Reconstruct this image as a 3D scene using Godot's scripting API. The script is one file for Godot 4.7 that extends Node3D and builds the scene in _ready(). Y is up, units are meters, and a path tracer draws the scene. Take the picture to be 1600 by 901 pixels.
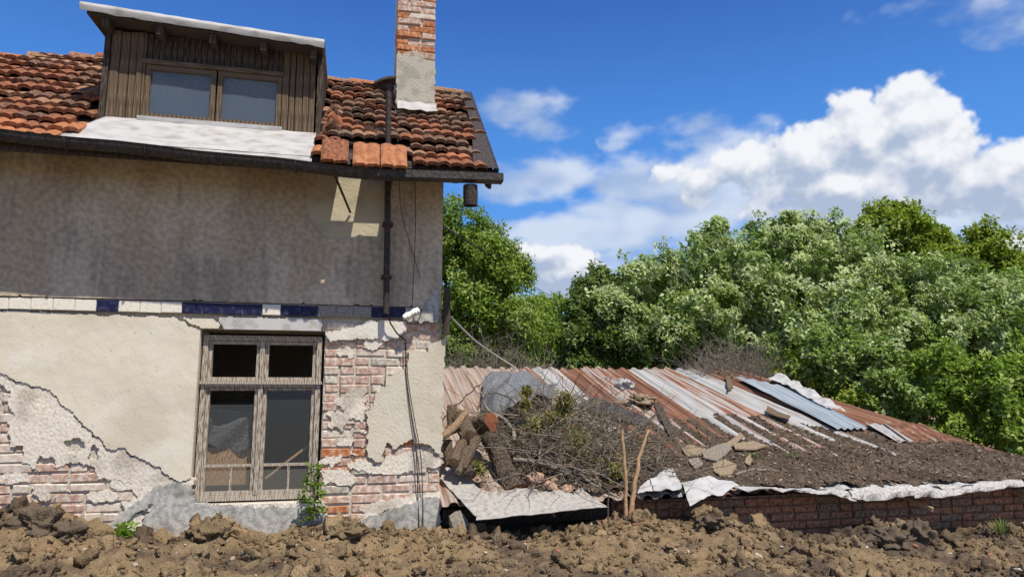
extends Node3D
# Derelict plastered house with a tiled roof and dormer, a sunken brick shed with a rusty sheet roof, dug soil in front, trees behind.
# x runs along the house front, z points out of it, y is up; the right-hand corner of the house is at x = 0, z = 0.

var rng := RandomNumberGenerator.new()
var M := {}
var taken := {}
var sun_dir := Vector3(0.165, 0.812, 0.413).normalized()


# ---------------------------------------------------------------- mesh collector
class B:
	var v := PackedVector3Array()
	var n := PackedVector3Array()
	var c := PackedColorArray()
	var u := PackedVector2Array()
	var ix := PackedInt32Array()
	var col := Color(1, 1, 1)

	func vert(p: Vector3, uv := Vector2.ZERO, nn := Vector3.UP) -> int:
		v.append(p)
		n.append(nn)
		c.append(col)
		u.append(uv)
		return v.size() - 1

	func tri(a: Vector3, b: Vector3, d: Vector3) -> void:
		var nn := (d - a).cross(b - a).normalized()
		var i := v.size()
		for p in [a, b, d]:
			vert(p, Vector2.ZERO, nn)
		ix.append_array([i, i + 1, i + 2])

	# corners run clockwise seen from the front
	func quad(a: Vector3, b: Vector3, d: Vector3, e: Vector3, ua := Vector2(0, 0), ub := Vector2(0, 1), ud := Vector2(1, 1), ue := Vector2(1, 0)) -> void:
		var nn := (d - a).cross(b - a).normalized()
		var i := v.size()
		vert(a, ua, nn)
		vert(b, ub, nn)
		vert(d, ud, nn)
		vert(e, ue, nn)
		ix.append_array([i, i + 1, i + 2, i, i + 2, i + 3])

	func box(lo: Vector3, hi: Vector3) -> void:
		var p := [Vector3(lo.x, lo.y, hi.z), Vector3(lo.x, hi.y, hi.z), Vector3(hi.x, hi.y, hi.z), Vector3(hi.x, lo.y, hi.z), Vector3(lo.x, lo.y, lo.z), Vector3(lo.x, hi.y, lo.z), Vector3(hi.x, hi.y, lo.z), Vector3(hi.x, lo.y, lo.z)]
		quad(p[0], p[1], p[2], p[3])
		quad(p[7], p[6], p[5], p[4])
		quad(p[4], p[5], p[1], p[0])
		quad(p[3], p[2], p[6], p[7])
		quad(p[1], p[5], p[6], p[2])
		quad(p[4], p[0], p[3], p[7])

	# a bar from p to q, w wide and h high
	func bar(p: Vector3, q: Vector3, w: float, h: float, upv := Vector3.UP) -> void:
		var d := (q - p).normalized()
		var s := d.cross(upv)
		if s.length() < 0.01:
			s = d.cross(Vector3.RIGHT)
		s = s.normalized() * w / 2
		var t := s.cross(d).normalized() * h / 2
		quad(p - s - t, p - s + t, p + s + t, p + s - t)
		quad(q + s - t, q + s + t, q - s + t, q - s - t)
		quad(q - s - t, q - s + t, p - s + t, p - s - t)
		quad(p + s - t, p + s + t, q + s + t, q + s - t)
		quad(p - s + t, q - s + t, q + s + t, p + s + t)
		quad(p + s - t, q + s - t, q - s - t, p - s - t)

	# a tube along points with a radius each; indexed, for smooth normals
	func tube(ps: Array, rs: Array, sides := 8, caps := true) -> void:
		var prev := Vector3.ZERO
		var first := v.size()
		for i in ps.size():
			var a: Vector3 = ps[maxi(i - 1, 0)]
			var b: Vector3 = ps[mini(i + 1, ps.size() - 1)]
			var d := (b - a).normalized()
			var s := prev - d * prev.dot(d)
			if s.length() < 0.05:
				s = d.cross(Vector3.UP) if absf(d.y) < 0.9 else d.cross(Vector3.RIGHT)
			s = s.normalized()
			prev = s
			var t := d.cross(s)
			for k in sides:
				var an := TAU * k / sides
				var o := s * cos(an) + t * sin(an)
				vert(ps[i] + o * rs[i], Vector2(float(k) / sides, i * 0.2), o)
		for i in ps.size() - 1:
			for k in sides:
				var a := first + i * sides + k
				var b := first + i * sides + (k + 1) % sides
				ix.append_array([a, a + sides, b, b, a + sides, b + sides])
		if caps:
			for e in [0, ps.size() - 1]:
				var d: Vector3 = (ps[1] - ps[0]).normalized() * -1.0 if e == 0 else (ps[e] - ps[e - 1]).normalized()
				var m := vert(ps[e], Vector2.ZERO, d)
				var at := v.size()
				for k in sides:
					vert(v[first + e * sides + k], Vector2.ZERO, d)
				for k in sides:
					if e == 0:
						ix.append_array([m, at + k, at + (k + 1) % sides])
					else:
						ix.append_array([m, at + (k + 1) % sides, at + k])

	# rows of points as a surface, smooth within itself
	func sheet(rows: Array, uvs := Vector2(1, 1)) -> void:
		var first := v.size()
		var w: int = rows[0].size()
		var h := rows.size()
		for j in h:
			for i in w:
				var dx: Vector3 = rows[j][mini(i + 1, w - 1)] - rows[j][maxi(i - 1, 0)]
				var dy: Vector3 = rows[mini(j + 1, h - 1)][i] - rows[maxi(j - 1, 0)][i]
				vert(rows[j][i], Vector2(float(i) / (w - 1) * uvs.x, float(j) / (h - 1) * uvs.y), dx.cross(dy).normalized())
		for j in h - 1:
			for i in w - 1:
				var a := first + j * w + i
				ix.append_array([a, a + w, a + 1, a + 1, a + w, a + w + 1])

	func mesh() -> ArrayMesh:
		var arr := []
		arr.resize(Mesh.ARRAY_MAX)
		arr[Mesh.ARRAY_VERTEX] = v
		arr[Mesh.ARRAY_NORMAL] = n
		arr[Mesh.ARRAY_COLOR] = c
		arr[Mesh.ARRAY_TEX_UV] = u
		arr[Mesh.ARRAY_INDEX] = ix
		var m := ArrayMesh.new()
		m.add_surface_from_arrays(Mesh.PRIMITIVE_TRIANGLES, arr)
		return m


# ---------------------------------------------------------------- scene helpers
func numbered(called: String) -> String:
	taken[called] = taken.get(called, 0) + 1
	return called if taken[called] == 1 else "%s_%03d" % [called, taken[called] - 1]


func tag(o: Node, label: String, category: String, group := "", kind := "") -> Node:
	o.set_meta("label", label)
	o.set_meta("category", category)
	if group:
		o.set_meta("group", group)
	if kind:
		o.set_meta("kind", kind)
	return o


func thing(called: String, label: String, category: String, at := Vector3.ZERO, group := "") -> Node3D:
	var o := Node3D.new()
	o.name = numbered(called)
	add_child(o)
	o.position = at
	tag(o, label, category, group)
	return o


func part(called: String, parent: Node) -> Node3D:
	var o := Node3D.new()
	o.name = called
	parent.add_child(o, true)
	return o


func obj(called: String, m: Mesh, material: Material, parent: Node = self) -> MeshInstance3D:
	var o := MeshInstance3D.new()
	o.name = numbered(called) if parent == self else called
	o.mesh = m
	o.material_override = material
	parent.add_child(o, true)
	return o


func one(called: String, m: Mesh, material: Material, label: String, category: String, at := Vector3.ZERO, group := "", kind := "") -> MeshInstance3D:
	var o := obj(called, m, material)
	o.position = at
	tag(o, label, category, group, kind)
	return o


func R(a: float, b: float) -> float:
	return rng.randf_range(a, b)


func L(r: float, g: float, b: float) -> Color:
	return Color(r, g, b).linear_to_srgb()


func fnl(sd: int, freq: float, octaves := 4, type := FastNoiseLite.TYPE_SIMPLEX_SMOOTH) -> FastNoiseLite:
	var n := FastNoiseLite.new()
	n.seed = sd
	n.noise_type = type
	n.frequency = freq
	n.fractal_octaves = octaves
	return n


# a noise picture coloured by a ramp of real-world (linear) colours
func ntex(sd: int, freq: float, octaves: int, cols: Array, offs: Array, size := 512, type := FastNoiseLite.TYPE_SIMPLEX_SMOOTH) -> NoiseTexture2D:
	var t := NoiseTexture2D.new()
	t.width = size
	t.height = size
	t.seamless = true
	t.noise = fnl(sd, freq, octaves, type)
	if cols:
		var g := Gradient.new()
		var pc := PackedColorArray()
		for q in cols:
			pc.append(q if q is Color else L(q[0], q[1], q[2]))
		g.offsets = PackedFloat32Array(offs)
		g.colors = pc
		t.color_ramp = g
	return t


var bumps := {}


func mat(called: String, albedo: Variant, rough := 0.9, scale := Vector3.ONE, bump := 0.0, bump_key := "fine", world := true, uv := false) -> StandardMaterial3D:
	var m := StandardMaterial3D.new()
	m.resource_name = called
	if albedo is Texture2D:
		m.albedo_texture = albedo
	else:
		m.albedo_color = albedo
	m.roughness = rough
	m.metallic_specular = 0.3
	m.vertex_color_use_as_albedo = true
	m.cull_mode = BaseMaterial3D.CULL_DISABLED
	m.uv1_scale = scale
	if not uv:
		m.uv1_triplanar = true
		m.uv1_world_triplanar = world
	if bump > 0.0:
		m.heightmap_enabled = true
		m.heightmap_texture = bumps[bump_key]
		m.heightmap_scale = bump
	M[called] = m
	return m


func make_materials() -> void:
	bumps.fine = ntex(1, 0.09, 4, [], [])
	bumps.pebble = ntex(2, 0.11, 2, [], [], 512, FastNoiseLite.TYPE_CELLULAR)
	bumps.coarse = ntex(3, 0.03, 5, [], [])
	var grain := ntex(4, 0.16, 3, [[0.70, 0.70, 0.70], [0.92, 0.92, 0.92], [1, 1, 1]], [0.15, 0.5, 0.8])
	mat("plaster", grain, 0.95, Vector3.ONE * 2.4, 0.05, "fine")
	mat("roughcast", ntex(5, 0.2, 3, [[0.55, 0.55, 0.55], [0.86, 0.86, 0.85], [1, 1, 1]], [0.2, 0.5, 0.75]), 0.97, Vector3.ONE * 3.2, 0.16, "fine")
	mat("base_coat", ntex(6, 0.035, 5, [[0.56, 0.49, 0.41], [0.68, 0.63, 0.55], [0.74, 0.70, 0.63], [0.66, 0.54, 0.46]], [0.2, 0.45, 0.65, 0.85]), 0.95, Vector3.ONE * 1.6, 0.10, "coarse")
	mat("cement", ntex(7, 0.02, 5, [[0.30, 0.30, 0.29], [0.42, 0.42, 0.40], [0.50, 0.49, 0.46]], [0.25, 0.5, 0.75]), 0.95, Vector3.ONE * 1.6, 0.12, "fine")
	mat("mortar", ntex(8, 0.05, 5, [[0.36, 0.32, 0.26], [0.53, 0.49, 0.42], [0.64, 0.60, 0.53]], [0.25, 0.5, 0.8]), 0.98, Vector3.ONE * 2.0, 0.3, "fine")
	# bricks, from clean orange to limewashed
	var lime := [0.64, 0.585, 0.52]
	mat("brick_lime", ntex(11,  0.016, 4, [[0.48, 0.34, 0.27], [0.57, 0.47, 0.40], [0.60, 0.53, 0.455], [0.66, 0.62, 0.56]], [0.12, 0.32, 0.52, 0.8]), 0.95, Vector3.ONE * 2.2, 0.14, "fine")
	mat("brick_pink", ntex(12,  0.016, 4, [[0.40, 0.23, 0.17], [0.48, 0.32, 0.25], [0.54, 0.415, 0.345], lime], [0.15, 0.36, 0.55, 0.78]), 0.95, Vector3.ONE * 2.2, 0.14, "fine")
	mat("brick_orange", ntex(13,  0.016, 4, [[0.30, 0.10, 0.045], [0.42, 0.17, 0.075], [0.48, 0.23, 0.12], [0.55, 0.42, 0.33]], [0.2, 0.45, 0.65, 0.88]), 0.92, Vector3.ONE * 2.2, 0.14, "fine")
	mat("brick_grey", ntex(14,  0.016, 4, [[0.34, 0.30, 0.25], [0.48, 0.44, 0.38], [0.60, 0.56, 0.50]], [0.25, 0.5, 0.75]), 0.95, Vector3.ONE * 2.2, 0.14, "fine")
	mat("brick_red", ntex(15, 0.02, 5, [[0.22, 0.10, 0.06], [0.38, 0.18, 0.105], [0.44, 0.23, 0.14], [0.46, 0.33, 0.25]], [0.2, 0.45, 0.65, 0.88]), 0.92, Vector3.ONE * 2.2, 0.14, "fine")
	mat("brick_brown", ntex(16, 0.02, 5, [[0.16, 0.10, 0.066], [0.29, 0.19, 0.13], [0.38, 0.27, 0.19]], [0.25, 0.5, 0.75]), 0.92, Vector3.ONE * 2.2, 0.14, "fine")
	# roof tiles
	mat("tile_orange", ntex(21, 0.018, 5, [[0.24, 0.09, 0.045], [0.36, 0.145, 0.068], [0.43, 0.205, 0.105]], [0.2, 0.5, 0.8]), 0.85, Vector3.ONE * 1.7, 0.06, "fine")
	mat("tile_red", ntex(22, 0.03, 5, [[0.09, 0.05, 0.035], [0.21, 0.08, 0.042], [0.31, 0.125, 0.062], [0.32, 0.21, 0.14]], [0.22, 0.42, 0.65, 0.85]), 0.9, Vector3.ONE * 1.7, 0.1, "fine")
	mat("tile_brown", ntex(23, 0.04, 5, [[0.045, 0.034, 0.028], [0.12, 0.062, 0.04], [0.21, 0.10, 0.06], [0.27, 0.22, 0.17]], [0.25, 0.45, 0.62, 0.8]), 0.92, Vector3.ONE * 1.7, 0.12, "fine")
	mat("tile_lichen", ntex(24, 0.05, 4, [[0.055, 0.042, 0.034], [0.13, 0.082, 0.056], [0.19, 0.125, 0.085], [0.33, 0.28, 0.21]], [0.25, 0.45, 0.6, 0.82]), 0.95, Vector3.ONE * 1.7, 0.12, "fine")
	mat("tile_pale", ntex(25, 0.03, 5, [[0.14, 0.075, 0.05], [0.28, 0.15, 0.09], [0.37, 0.24, 0.15]], [0.2, 0.5, 0.8]), 0.9, Vector3.ONE * 1.7, 0.1, "fine")
	mat("glaze_blue", ntex(26, 0.02, 3, [[0.012, 0.014, 0.05], [0.02, 0.024, 0.075], [0.06, 0.06, 0.085]], [0.25, 0.6, 0.85]), 0.4, Vector3.ONE * 2.0)
	mat("glaze_white", ntex(27, 0.03, 4, [[0.62, 0.58, 0.49], [0.74, 0.71, 0.63]], [0.2, 0.5]), 0.5, Vector3.ONE * 2.0)
	mat("glaze_dirty", ntex(28, 0.06, 4, [[0.20, 0.19, 0.17], [0.42, 0.40, 0.36]], [0.3, 0.7]), 0.8, Vector3.ONE * 2.0, 0.4, "fine")
	# wood: streaks run along y, x or z
	var old_wood := [[0.035, 0.025, 0.017], [0.125, 0.088, 0.058], [0.29, 0.225, 0.155]]
	mat("wood_upright", ntex(31, 0.02, 4, old_wood, [0.25, 0.5, 0.8]), 0.92, Vector3(30, 0.4, 30), 0.03, "fine")
	mat("wood_across", ntex(32, 0.02, 4, old_wood, [0.25, 0.5, 0.8]), 0.92, Vector3(0.4, 30, 30), 0.03, "fine")
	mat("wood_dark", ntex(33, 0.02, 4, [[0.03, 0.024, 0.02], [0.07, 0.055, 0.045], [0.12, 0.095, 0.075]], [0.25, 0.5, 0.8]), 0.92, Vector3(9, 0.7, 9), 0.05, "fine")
	mat("paint_frame", ntex(34, 0.02, 5, [[0.15, 0.115, 0.085], [0.27, 0.22, 0.17], [0.42, 0.375, 0.315], [0.50, 0.46, 0.40]], [0.25, 0.40, 0.52, 0.8]), 0.85, Vector3(9, 0.9, 9), 0.02, "fine")
	mat("log_bark", ntex(35, 0.045, 5, [[0.035, 0.025, 0.018], [0.12, 0.088, 0.062], [0.25, 0.195, 0.14]], [0.25, 0.5, 0.8]), 0.95, Vector3(3, 3, 3), 1.2, "coarse", false)
	mat("log_wood", ntex(36, 0.03, 4, [[0.12, 0.075, 0.045], [0.25, 0.17, 0.11], [0.36, 0.27, 0.18]], [0.25, 0.5, 0.8]), 0.9, Vector3(3, 3, 3), 0.4, "fine", false)
	mat("log_dark", ntex(37, 0.03, 5, [[0.03, 0.022, 0.017], [0.085, 0.065, 0.05], [0.17, 0.14, 0.11]], [0.25, 0.5, 0.8]), 0.95, Vector3(2.5, 2.5, 2.5), 1.6, "coarse", false)
	mat("rotten_wood", ntex(38, 0.05, 4, [[0.07, 0.03, 0.02], [0.28, 0.09, 0.04], [0.42, 0.2, 0.1]], [0.25, 0.5, 0.8]), 0.95, Vector3(5, 5, 5), 1.0, "coarse", false)
	mat("twig", ntex(39, 0.03, 4, [[0.10, 0.085, 0.07], [0.23, 0.20, 0.165], [0.36, 0.33, 0.28]], [0.25, 0.5, 0.8]), 0.95, Vector3(4, 4, 4), 0.2, "fine")
	mat("twig_dark", ntex(40, 0.03, 4, [[0.05, 0.04, 0.035], [0.11, 0.09, 0.075], [0.18, 0.155, 0.13]], [0.25, 0.5, 0.8]), 0.95, Vector3(4, 4, 4))
	mat("peeled", ntex(41, 0.03, 4, [[0.24, 0.14, 0.075], [0.42, 0.27, 0.15], [0.52, 0.38, 0.24]], [0.25, 0.5, 0.8]), 0.85, Vector3(9, 1.2, 9), 0.05, "fine")
	# metal
	mat("gutter", ntex(51, 0.02, 5, [[0.035, 0.034, 0.034], [0.06, 0.058, 0.056], [0.10, 0.075, 0.06]], [0.3, 0.6, 0.85]), 0.55, Vector3.ONE * 2.0)
	mat("pipe", ntex(52, 0.03, 5, [[0.03, 0.027, 0.026], [0.06, 0.05, 0.046], [0.13, 0.08, 0.06]], [0.3, 0.6, 0.85]), 0.6, Vector3(3, 1.5, 3))
	mat("white_sheet", ntex(53, 0.014, 5, [[0.30, 0.29, 0.27], [0.42, 0.42, 0.415], [0.48, 0.48, 0.48]], [0.2, 0.42, 0.8]), 0.5, Vector3(0.6, 1.6, 1.6), 0.05, "coarse")
	mat("flashing", ntex(62, 0.035, 5, [[0.16, 0.125, 0.095], [0.33, 0.315, 0.295], [0.43, 0.425, 0.41], [0.48, 0.475, 0.465]], [0.22, 0.36, 0.52, 0.8]), 0.55, Vector3.ONE * 1.6, 0.05, "coarse")
	mat("zinc_sheet", ntex(54, 0.03, 5, [[0.24, 0.215, 0.19], [0.34, 0.325, 0.30], [0.40, 0.39, 0.365]], [0.2, 0.4, 0.8]), 0.7, Vector3.ONE * 1.1, 0.03, "coarse")
	var zinc := [0.33, 0.325, 0.31]
	var rust := [0.16, 0.078, 0.05]
	var orange := [0.30, 0.145, 0.07]
	mat("sheet_rust", ntex(55, 0.016, 5, [[0.10, 0.05, 0.034], rust, [0.21, 0.10, 0.062], orange, zinc], [0.2, 0.4, 0.65, 0.76, 0.84]), 0.8, Vector3(1.2, 0.35, 1), 0.2, "fine", true, true)
	mat("sheet_part", ntex(56, 0.016, 5, [rust, [0.27, 0.11, 0.06], orange, zinc, [0.42, 0.415, 0.40]], [0.3, 0.42, 0.5, 0.57, 0.8]), 0.65, Vector3(1.2, 0.35, 1), 0.2, "fine", true, true)
	mat("sheet_zinc", ntex(57, 0.016, 5, [rust, orange, zinc, [0.38, 0.38, 0.37], [0.45, 0.45, 0.44]], [0.14, 0.22, 0.33, 0.6, 0.8]), 0.55, Vector3(1.2, 0.35, 1), 0.2, "fine", true, true)
	mat("sheet_pale", ntex(58, 0.016, 5, [[0.22, 0.13, 0.09], [0.31, 0.24, 0.195], [0.38, 0.33, 0.285]], [0.22, 0.4, 0.75]), 0.75, Vector3(1.2, 0.35, 1), 0.2, "fine", true, true)
	mat("sheet_blue", ntex(59, 0.014, 4, [[0.24, 0.28, 0.31], [0.29, 0.335, 0.37], [0.34, 0.385, 0.42]], [0.25, 0.5, 0.8]), 0.45, Vector3(1.0, 0.3, 1), 0.1, "fine", true, true)
	mat("tar_sheet", ntex(60, 0.03, 4, [[0.035, 0.035, 0.04], [0.07, 0.07, 0.078], [0.11, 0.11, 0.12]], [0.25, 0.5, 0.8]), 0.75, Vector3.ONE * 2.0, 0.6, "fine")
	mat("tarp", ntex(61, 0.02, 4, [[0.11, 0.115, 0.125], [0.16, 0.17, 0.18], [0.21, 0.22, 0.23]], [0.25, 0.5, 0.8]), 0.5, Vector3.ONE * 2.0, 0.05, "coarse")
	# ground
	mat("soil", ntex(71, 0.09, 5, [[0.42, 0.41, 0.4], [0.85, 0.85, 0.85], [1, 1, 1]], [0.25, 0.5, 0.8]), 0.98, Vector3.ONE * 1.7, 1.0, "fine")
	mat("litter", ntex(72, 0.14, 4, [[0.5, 0.47, 0.44], [0.8, 0.78, 0.75], [1.0, 1.0, 1.0]], [0.25, 0.5, 0.8]), 0.98, Vector3.ONE * 1.7, 2.0, "fine")
	mat("flake", Color.WHITE, 0.9)
	mat("stone", ntex(73, 0.04, 5, [[0.28, 0.15, 0.10], [0.42, 0.27, 0.19], [0.52, 0.40, 0.31]], [0.25, 0.5, 0.8]), 0.95, Vector3.ONE * 2.5, 0.5, "fine")
	mat("slab", ntex(74, 0.04, 5, [[0.13, 0.11, 0.09], [0.22, 0.19, 0.155], [0.30, 0.27, 0.22]], [0.25, 0.5, 0.8]), 0.95, Vector3.ONE * 2.0, 0.8, "coarse")
	mat("cardboard", ntex(75, 0.03, 5, [[0.16, 0.115, 0.075], [0.26, 0.20, 0.135], [0.34, 0.275, 0.19]], [0.25, 0.5, 0.8]), 0.95, Vector3.ONE * 2.5, 0.3, "fine")
	mat("bark_tree", ntex(76, 0.03, 5, [[0.05, 0.04, 0.03], [0.12, 0.10, 0.08], [0.2, 0.17, 0.14]], [0.25, 0.5, 0.8]), 0.95, Vector3(3, 1, 3), 1.0, "coarse")
	mat("porcelain", L(0.75, 0.74, 0.70), 0.25)
	mat("cable_black", L(0.02, 0.02, 0.02), 0.6)
	mat("cable_pale", L(0.5, 0.48, 0.43), 0.7)
	mat("room", ntex(77, 0.02, 4, [[0.14, 0.12, 0.10], [0.2, 0.18, 0.15]], [0.3, 0.7]), 0.95)
	mat("grey_cloth", ntex(78, 0.03, 4, [[0.05, 0.055, 0.06], [0.09, 0.095, 0.1], [0.15, 0.155, 0.16]], [0.25, 0.5, 0.8]), 0.95, Vector3.ONE * 2.0)
	var lf := mat("leaf", Color.WHITE, 0.55)
	lf.backlight_enabled = true
	lf.backlight = L(0.75, 0.85, 0.45)
	var g := mat("glass", Color(0.46, 0.53, 0.62, 0.36), 0.03)  # dormer panes: the milky bluish tint stands in for reflected sky
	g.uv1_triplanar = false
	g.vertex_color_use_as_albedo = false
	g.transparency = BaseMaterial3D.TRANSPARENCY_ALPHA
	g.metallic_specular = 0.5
	var dg := g.duplicate()
	dg.resource_name = "dirty_glass"
	dg.albedo_color = Color(0.40, 0.43, 0.45, 0.20)
	dg.roughness = 0.12
	M.dirty_glass = dg
	var du := dg.duplicate()
	du.resource_name = "dusty_glass"
	du.albedo_color = Color(0.50, 0.50, 0.48, 0.42)
	M.dusty_glass = du


# ---------------------------------------------------------------- air, light, camera
var n_cloud := fnl(201, 1.0, 6)
var n_big := fnl(202, 1.0, 3)
var n_wisp := fnl(203, 1.0, 5)

# cumulus heaps: azimuth and elevation of the centre, half widths, weight
const HEAPS := [
	[43.382, 19.238, 3.6, 3.0, 1.0], [40.355, 18.406, 4.2, 3.2, 1.0], [36.729, 17.53, 4.6, 2.6, 0.9], [32.734, 17.513, 3.4, 1.9, 0.6], [44.192, 16.666, 4.4, 3.0, 1.0],
	[28.771, 16.899, 3.4, 1.6, 0.45], [39.485, 15.314, 8.0, 2.6, 0.95], [48.583, 14.399, 5.0, 2.4, 0.8],
	[17.745, 9.75, 3.2, 2.2, 0.95], [15.386, 11.334, 2.6, 1.0, 0.7], [49.225, 9.617, 4.0, 1.4, 0.8],
]
# thin cloud: the same, soft edged
const VEILS := [
	[27.738, 16.235, 10.0, 4.2, 1.1], [44.305, 13.087, 15.0, 4.0, 1.15], [29.886, 19.482, 7.0, 2.6, 0.7], [24.615, 14.418, 8.0, 3.0, 0.9], [14.618, 17.513, 7.5, 2.6, 0.8], [18.312, 12.846, 9.5, 2.2, 0.85], [14.639, 22.262, 5.0, 2.6, 0.55],
	[44.601, 26.235, 5.0, 2.0, 0.2], [50.669, 24.804, 4.0, 2.6, 0.22], [23.486, 10.903, 9.0, 2.4, 0.5], [23.224, 20.24, 3.2, 1.6, 0.3], [10.892, 8.996, 12.0, 2.6, 0.4],
]


func heap(az: float, el: float) -> float:
	var d := -1.0
	for h in HEAPS:
		var dx: float = (az - h[0]) / h[2]
		var dy: float = (el - h[1]) / h[3]
		if dy < 0.0:
			dy *= 0.8
		var q: float = h[4] * (1.0 - sqrt(dx * dx + dy * dy))
		d = maxf(d, q)
	if d < -0.6:
		return d
	return d + 0.42 * n_cloud.get_noise_2d(az * 0.23, el * 0.27) + 0.10 * n_cloud.get_noise_2d(az * 1.1 + 30.0, el * 1.2) + 0.02


func sky_at(az: float, el: float) -> Color:
	var t := clampf(el / 34.0, 0.0, 1.0)
	var c := Color(0.26, 0.46, 0.74).lerp(Color(0.085, 0.275, 0.70), smoothstep(0.0, 0.5, t)).lerp(Color(0.035, 0.118, 0.415), smoothstep(0.4, 1.0, t))
	if el > 34.0:
		c = c.lerp(Color(0.03, 0.125, 0.46), smoothstep(34.0, 80.0, el))
	var near := 1.0 - smoothstep(40.0, 52.0, absf(az - 13.0))
	var veil := 0.0
	if near > 0.0 and el < 34.0:
		for h in VEILS:
			var dx: float = (az - h[0]) / h[2]
			var dy: float = (el - h[1]) / h[3]
			veil = maxf(veil, h[4] * (1.0 - dx * dx - dy * dy))
	# unseen sky carries the same sort of broken cloud, cover raised for fill light
	var around := (n_big.get_noise_3d(cos(deg_to_rad(az)) * 1.7 + 40.0, el * 0.055, sin(deg_to_rad(az)) * 1.7) * 1.3 + 0.5) * (1.0 - 0.8 * smoothstep(22.0, 50.0, el)) * (1.0 - near)
	veil = maxf(veil * near, around)
	if veil > 0.0:
		var ra := deg_to_rad(az)
		var cx := cos(ra) * 57.3
		var cz := sin(ra) * 57.3
		var w := n_wisp.get_noise_3d(cx * 0.11 + el * 0.05, el * 0.26, cz * 0.11) * 0.75 + n_wisp.get_noise_3d(cx * 0.4, el * 0.7 + 9.0, cz * 0.4) * 0.25
		var a := smoothstep(0.12, 0.8, veil * 0.95 + w * 0.85) * 0.85
		var grey := smoothstep(-0.25, 0.45, n_big.get_noise_2d(az * 0.09, el * 0.16 + 7.0))
		c = c.lerp(Color(0.60, 0.66, 0.76).lerp(Color(0.36, 0.45, 0.62), grey), a)
	if near > 0.0 and el < 30.0:
		var d := heap(az, el)
		if d > -0.02:
			var a := smoothstep(-0.02, 0.2, d)
			var up := heap(az + 0.5, el + 1.1)
			var lit := clampf(0.5 + (d - up) * 1.6 - 0.5 * smoothstep(17.0, 9.0, el) + n_cloud.get_noise_2d(az * 0.5 + 50.0, el * 0.55) * 0.25, 0.0, 1.0)
			c = c.lerp(Color(0.36, 0.43, 0.57).lerp(Color(0.76, 0.775, 0.80), lit), a * near)
	return c


func make_sky() -> ImageTexture:
	# column 0 looks along -z; azimuth grows towards +x
	var low := Image.create(1024, 512, false, Image.FORMAT_RGB8)
	low.fill(L(0.20, 0.19, 0.15))
	for j in 262:
		for i in 1024:
			low.set_pixel(i, j, sky_at(wrapf((i + 0.5) / 1024.0 * 360.0, -180.0, 180.0), maxf(0.0, 90.0 - (j + 0.5) / 512.0 * 180.0)).linear_to_srgb())
	low.resize(4096, 2048, Image.INTERPOLATE_CUBIC)
	var k := 4096.0 / 360.0
	for j in range(int(52.0 * k), int(90.5 * k)):
		for i in range(int(-29.0 * k), int(56.0 * k)):
			low.set_pixel(posmod(i, 4096), j, sky_at((i + 0.5) / k, maxf(0.0, 90.0 - (j + 0.5) / k)).linear_to_srgb())
	low.fill_rect(Rect2i(0, 1035, 4096, 1013), L(0.20, 0.19, 0.15))
	return ImageTexture.create_from_image(low)


func set_camera_and_light() -> void:
	var cam := Camera3D.new()
	cam.name = "camera"
	cam.fov = 44.54
	cam.near = 0.05
	cam.far = 3000.0
	cam.position = Vector3(-0.77, 1.15, 5.98)
	cam.rotation_degrees = Vector3(8.455, -13.0, 0)
	add_child(cam)
	cam.current = true
	var pan := PanoramaSkyMaterial.new()
	pan.panorama = make_sky()
	var e := Environment.new()
	e.background_mode = Environment.BG_SKY
	e.sky = Sky.new()
	e.sky.sky_material = pan
	e.background_energy_multiplier = 1.0
	e.tonemap_mode = Environment.TONE_MAPPER_LINEAR
	e.tonemap_exposure = 1.2
	e.sdfgi_enabled = true
	e.ssao_enabled = true
	e.ssil_enabled = true
	var we := WorldEnvironment.new()
	we.name = "world_environment"
	we.environment = e
	add_child(we)
	var sun := DirectionalLight3D.new()
	sun.name = "sun"
	sun.light_energy = 1.5
	sun.light_color = Color(1.0, 0.96, 0.89)
	sun.light_angular_distance = 0.5
	sun.shadow_enabled = true
	sun.basis = Basis.looking_at(-sun_dir)
	add_child(sun)


# ---------------------------------------------------------------- wall coats
var n_edge := fnl(301, 9.0, 4)
var n_wall := fnl(302, 1.4, 4)
var n_rough := fnl(303, 40.0, 2)
var n_stain := fnl(304, 0.9, 5)
var n_spot := fnl(305, 5.0, 3)


func polys(flat: Array) -> Array:
	var out := []
	for f in flat:
		var p := PackedVector2Array()
		for i in f.size() / 2:
			p.append(Vector2(f[2 * i], f[2 * i + 1]))
		out.append(p)
	return out


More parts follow.
